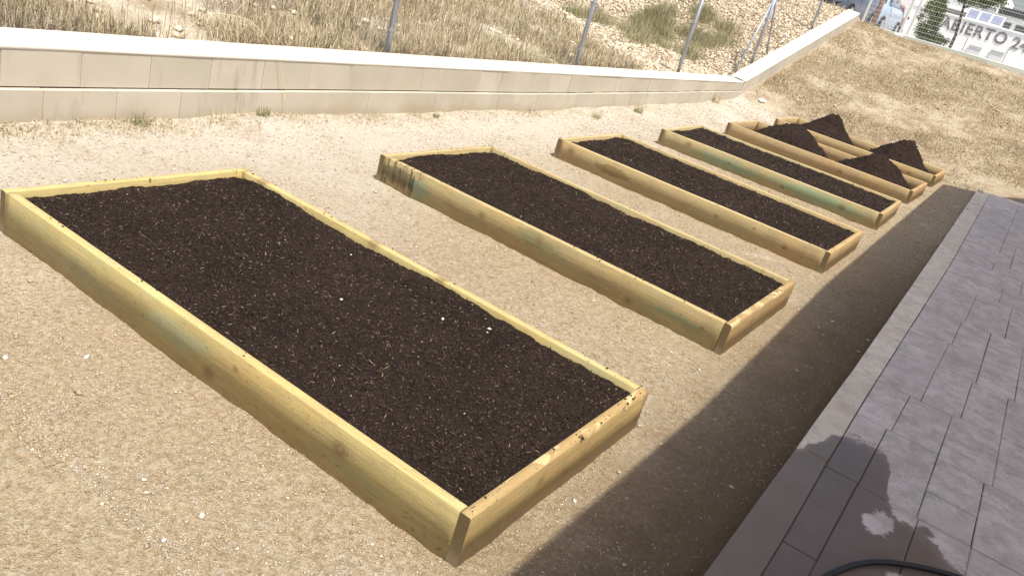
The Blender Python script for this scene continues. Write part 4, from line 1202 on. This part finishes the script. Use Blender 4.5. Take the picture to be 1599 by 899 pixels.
leaf_cloud("low_branch", low, 0.02 + 0.03 * rng.random(1500), MAT_LEAF, con)
tr = empty("young_tree", (-3.87, 33.0, 2.2), 0, label="young street tree with thin bare trunk crossing the lettering", category="tree")
bm = bmesh.new(); add_tube(bm, [(0.0, 0, -0.1), (0.0, 0, 0.7), (-0.09, 0, 1.25), (-0.16, 0, 1.65), (-0.12, 0, 2.3)], [0.055, 0.048, 0.042, 0.036, 0.02], 8)
for k in range(7):
    t = k / 7 * 2 * math.pi
    add_tube(bm, [(-0.16, 0, 1.55 + 0.05 * k), (-0.16 + 0.35 * math.cos(t) + 0.15, 0.35 * math.sin(t), 1.9 + 0.06 * k), (0.1 + 0.8 * math.cos(t), 0.7 * math.sin(t), 2.2 + 0.08 * k)], [0.022, 0.015, 0.006], 6)
obj("trunk", bm_mesh("trunk", bm, MAT_BARK), tr)
n = 9000; cl = rng.normal(0, 1, (70, 3)); cl /= np.linalg.norm(cl, axis=1)[:, None]
C_ = cl * (1.05, 0.8, 0.62) * (0.55 + 0.45 * rng.random((70, 1))) + (0.18, 0, 2.42)
P = C_[rng.integers(0, 70, n)] + rng.normal(0, 0.11, (n, 3))
leaf_cloud("crown", P, 0.03 + 0.04 * rng.random(n), MAT_LEAF2, tr)

# ------------------------------------------------------------------ parked cars
MAT_TYRE = simple_mat("tyre", (0.02, 0.02, 0.02), 0.8)
MAT_RIM = simple_mat("rim", (0.45, 0.45, 0.46), 0.35, 0.7)
MAT_CARGLASS = simple_mat("car_glass", (0.03, 0.04, 0.055), 0.08, 0.0, 0.1, spec=0.8)
MAT_LAMP = simple_mat("headlamp", (0.6, 0.62, 0.65), 0.15, spec=0.8)
def car(x, y, rz, S, paint, label):
    root = empty("parked_car", (x, y, 2.2), rz, label=label, category="car", group="cars parked beyond the fence")
    # stations along the length: x, half width, z bottom, z shoulder
    st = [(-2.12, .62, .38, .62), (-2.05, .78, .24, .74), (-1.7, .85, .20, .86), (-0.9, .88, .18, .92), (0.3, .88, .18, .95), (1.3, .87, .18, .97), (1.9, .83, .22, .95), (2.1, .72, .35, .88)]
    bm = bmesh.new(); rings = []
    for (sx_, w, zb, zs) in st:
        ring = [(w * .86, zb), (w, zb + .14), (w * 1.0, zs - .16), (w * .93, zs), (0, zs + .03), (-w * .93, zs), (-w, zs - .16), (-w, zb + .14), (-w * .86, zb)]
        rings.append([bm.verts.new((sx_ * S, yy_ * S, zz_ * S)) for yy_, zz_ in ring])
    for A, B in zip(rings[:-1], rings[1:]):
        for k in range(9): bm.faces.new((A[k], A[(k + 1) % 9], B[(k + 1) % 9], B[k]))
    bm.faces.new(rings[0][::-1]); bm.faces.new(rings[-1])
    obj("body", bm_mesh("body", bm, paint, True), root)
    bm = bmesh.new(); rr = []
    for (sx_, wb, wt, zb, zt) in ((-1.05, .78, .76, .90, .93), (-0.35, .80, .62, .93, 1.38), (0.3, .80, .64, .94, 1.46), (1.1, .79, .62, .95, 1.42), (1.85, .74, .62, .94, 1.0)):
        rr.append([bm.verts.new((sx_ * S, q * S, z_ * S)) for q, z_ in ((wb, zb), (wt, zt - .02), (wt * .8, zt), (-wt * .8, zt), (-wt, zt - .02), (-wb, zb))])
    for A, B in zip(rr[:-1], rr[1:]):
        for k in range(5): bm.faces.new((A[k], A[k + 1], B[k + 1], B[k]))
    bm.faces.new(rr[0]); bm.faces.new(rr[-1][::-1])
    obj("cabin", bm_mesh("cabin", bm, paint), root)
    def quad(name, pts, mat, off):
        bm = bmesh.new(); n_ = (Vector(pts[1]) - Vector(pts[0])).cross(Vector(pts[2]) - Vector(pts[0])).normalized()
        a_ = [bm.verts.new((Vector(p) + n_ * off) * S) for p in pts]; b_ = [bm.verts.new((Vector(p) - n_ * off) * S) for p in pts]
        bm.faces.new(a_); bm.faces.new(b_[::-1])
        for k in range(len(pts)): bm.faces.new((a_[k], b_[k], b_[(k + 1) % len(pts)], a_[(k + 1) % len(pts)]))
        return obj(name, bm_mesh(name, bm, mat), root)
    quad("windscreen", [(-.97, .70, .97), (-.97, -.70, .97), (-.40, -.58, 1.345), (-.40, .58, 1.345)], MAT_CARGLASS, .012)
    quad("rear_window", [(1.75, .62, 1.06), (1.75, -.62, 1.06), (1.2, -.56, 1.37), (1.2, .56, 1.37)], MAT_CARGLASS, .02)
    for s in (-1, 1):
        quad("side_window", [(-.72, s * .785, .99), (0.25, s * .785, .99), (0.25, s * .665, 1.38), (-.36, s * .655, 1.33)], MAT_CARGLASS, .014)
        quad("side_window", [(.33, s * .785, .99), (1.35, s * .77, 1.0), (1.08, s * .655, 1.34), (.33, s * .665, 1.38)], MAT_CARGLASS, .014)
        quad("headlight", [(-2.06, s * .52, .66), (-2.06, s * .76, .66), (-1.93, s * .76, .77), (-1.93, s * .52, .77)], MAT_LAMP, .02)
        bm = bmesh.new(); add_box(bm, (-.68 * S, s * .95 * S, 1.0 * S), (.14 * S, .16 * S, .12 * S), .02); obj("mirror", bm_mesh("mirror", bm, paint), root)
        for wx in (-1.38, 1.32):
            bm = bmesh.new(); add_tube(bm, [(wx * S, s * .70 * S, .31 * S), (wx * S, s * .90 * S, .31 * S)], .31 * S, 20)
            wh = obj("wheel", bm_mesh("wheel", bm, MAT_TYRE), root)
            bm = bmesh.new(); add_tube(bm, [(wx * S, s * .89 * S, .31 * S), (wx * S, s * .915 * S, .31 * S)], .2 * S, 14); obj("rim", bm_mesh("rim", bm, MAT_RIM), wh)
    bm = bmesh.new(); add_box(bm, (-2.10 * S, 0, .40 * S), (.08 * S, 1.1 * S, .16 * S), .01); obj("grille", bm_mesh("grille", bm, MAT_TYRE), root)
P_SILVER = simple_mat("silver_blue_paint", (0.42, 0.50, 0.62), 0.25, 0.3, 0.05, spec=0.6)
P_RED = simple_mat("dark_red_paint", (0.20, 0.03, 0.035), 0.3, 0.1, 0.05, spec=0.6)
P_DARK = simple_mat("slate_blue_paint", (0.11, 0.125, 0.17), 0.3, 0.3, 0.05, spec=0.6)
car(-8.35, 39.5, math.radians(90), 1.3, P_SILVER, "silver blue car parked just past the top of the sloping wall")
car(-8.95, 46.4, math.radians(97), 1.2, P_RED, "dark red car parked right of the silver car, half hidden by a post")
car(-8.15, 33.2, math.radians(88), 1.2, P_DARK, "dark slate blue car above the rubble, left of the sloping wall top")
bm = bmesh.new(); add_tube(bm, [(-6.02, 30.2, 2.0), (-6.02, 30.2, 5.0)], 0.085, 10)
obj("brown_pole", bm_mesh("brown_pole", bm, simple_mat("rusty_brown", (0.34, 0.22, 0.17), 0.8), True), None, label="brownish round pole in front of the silver car beyond the fence", category="pole")
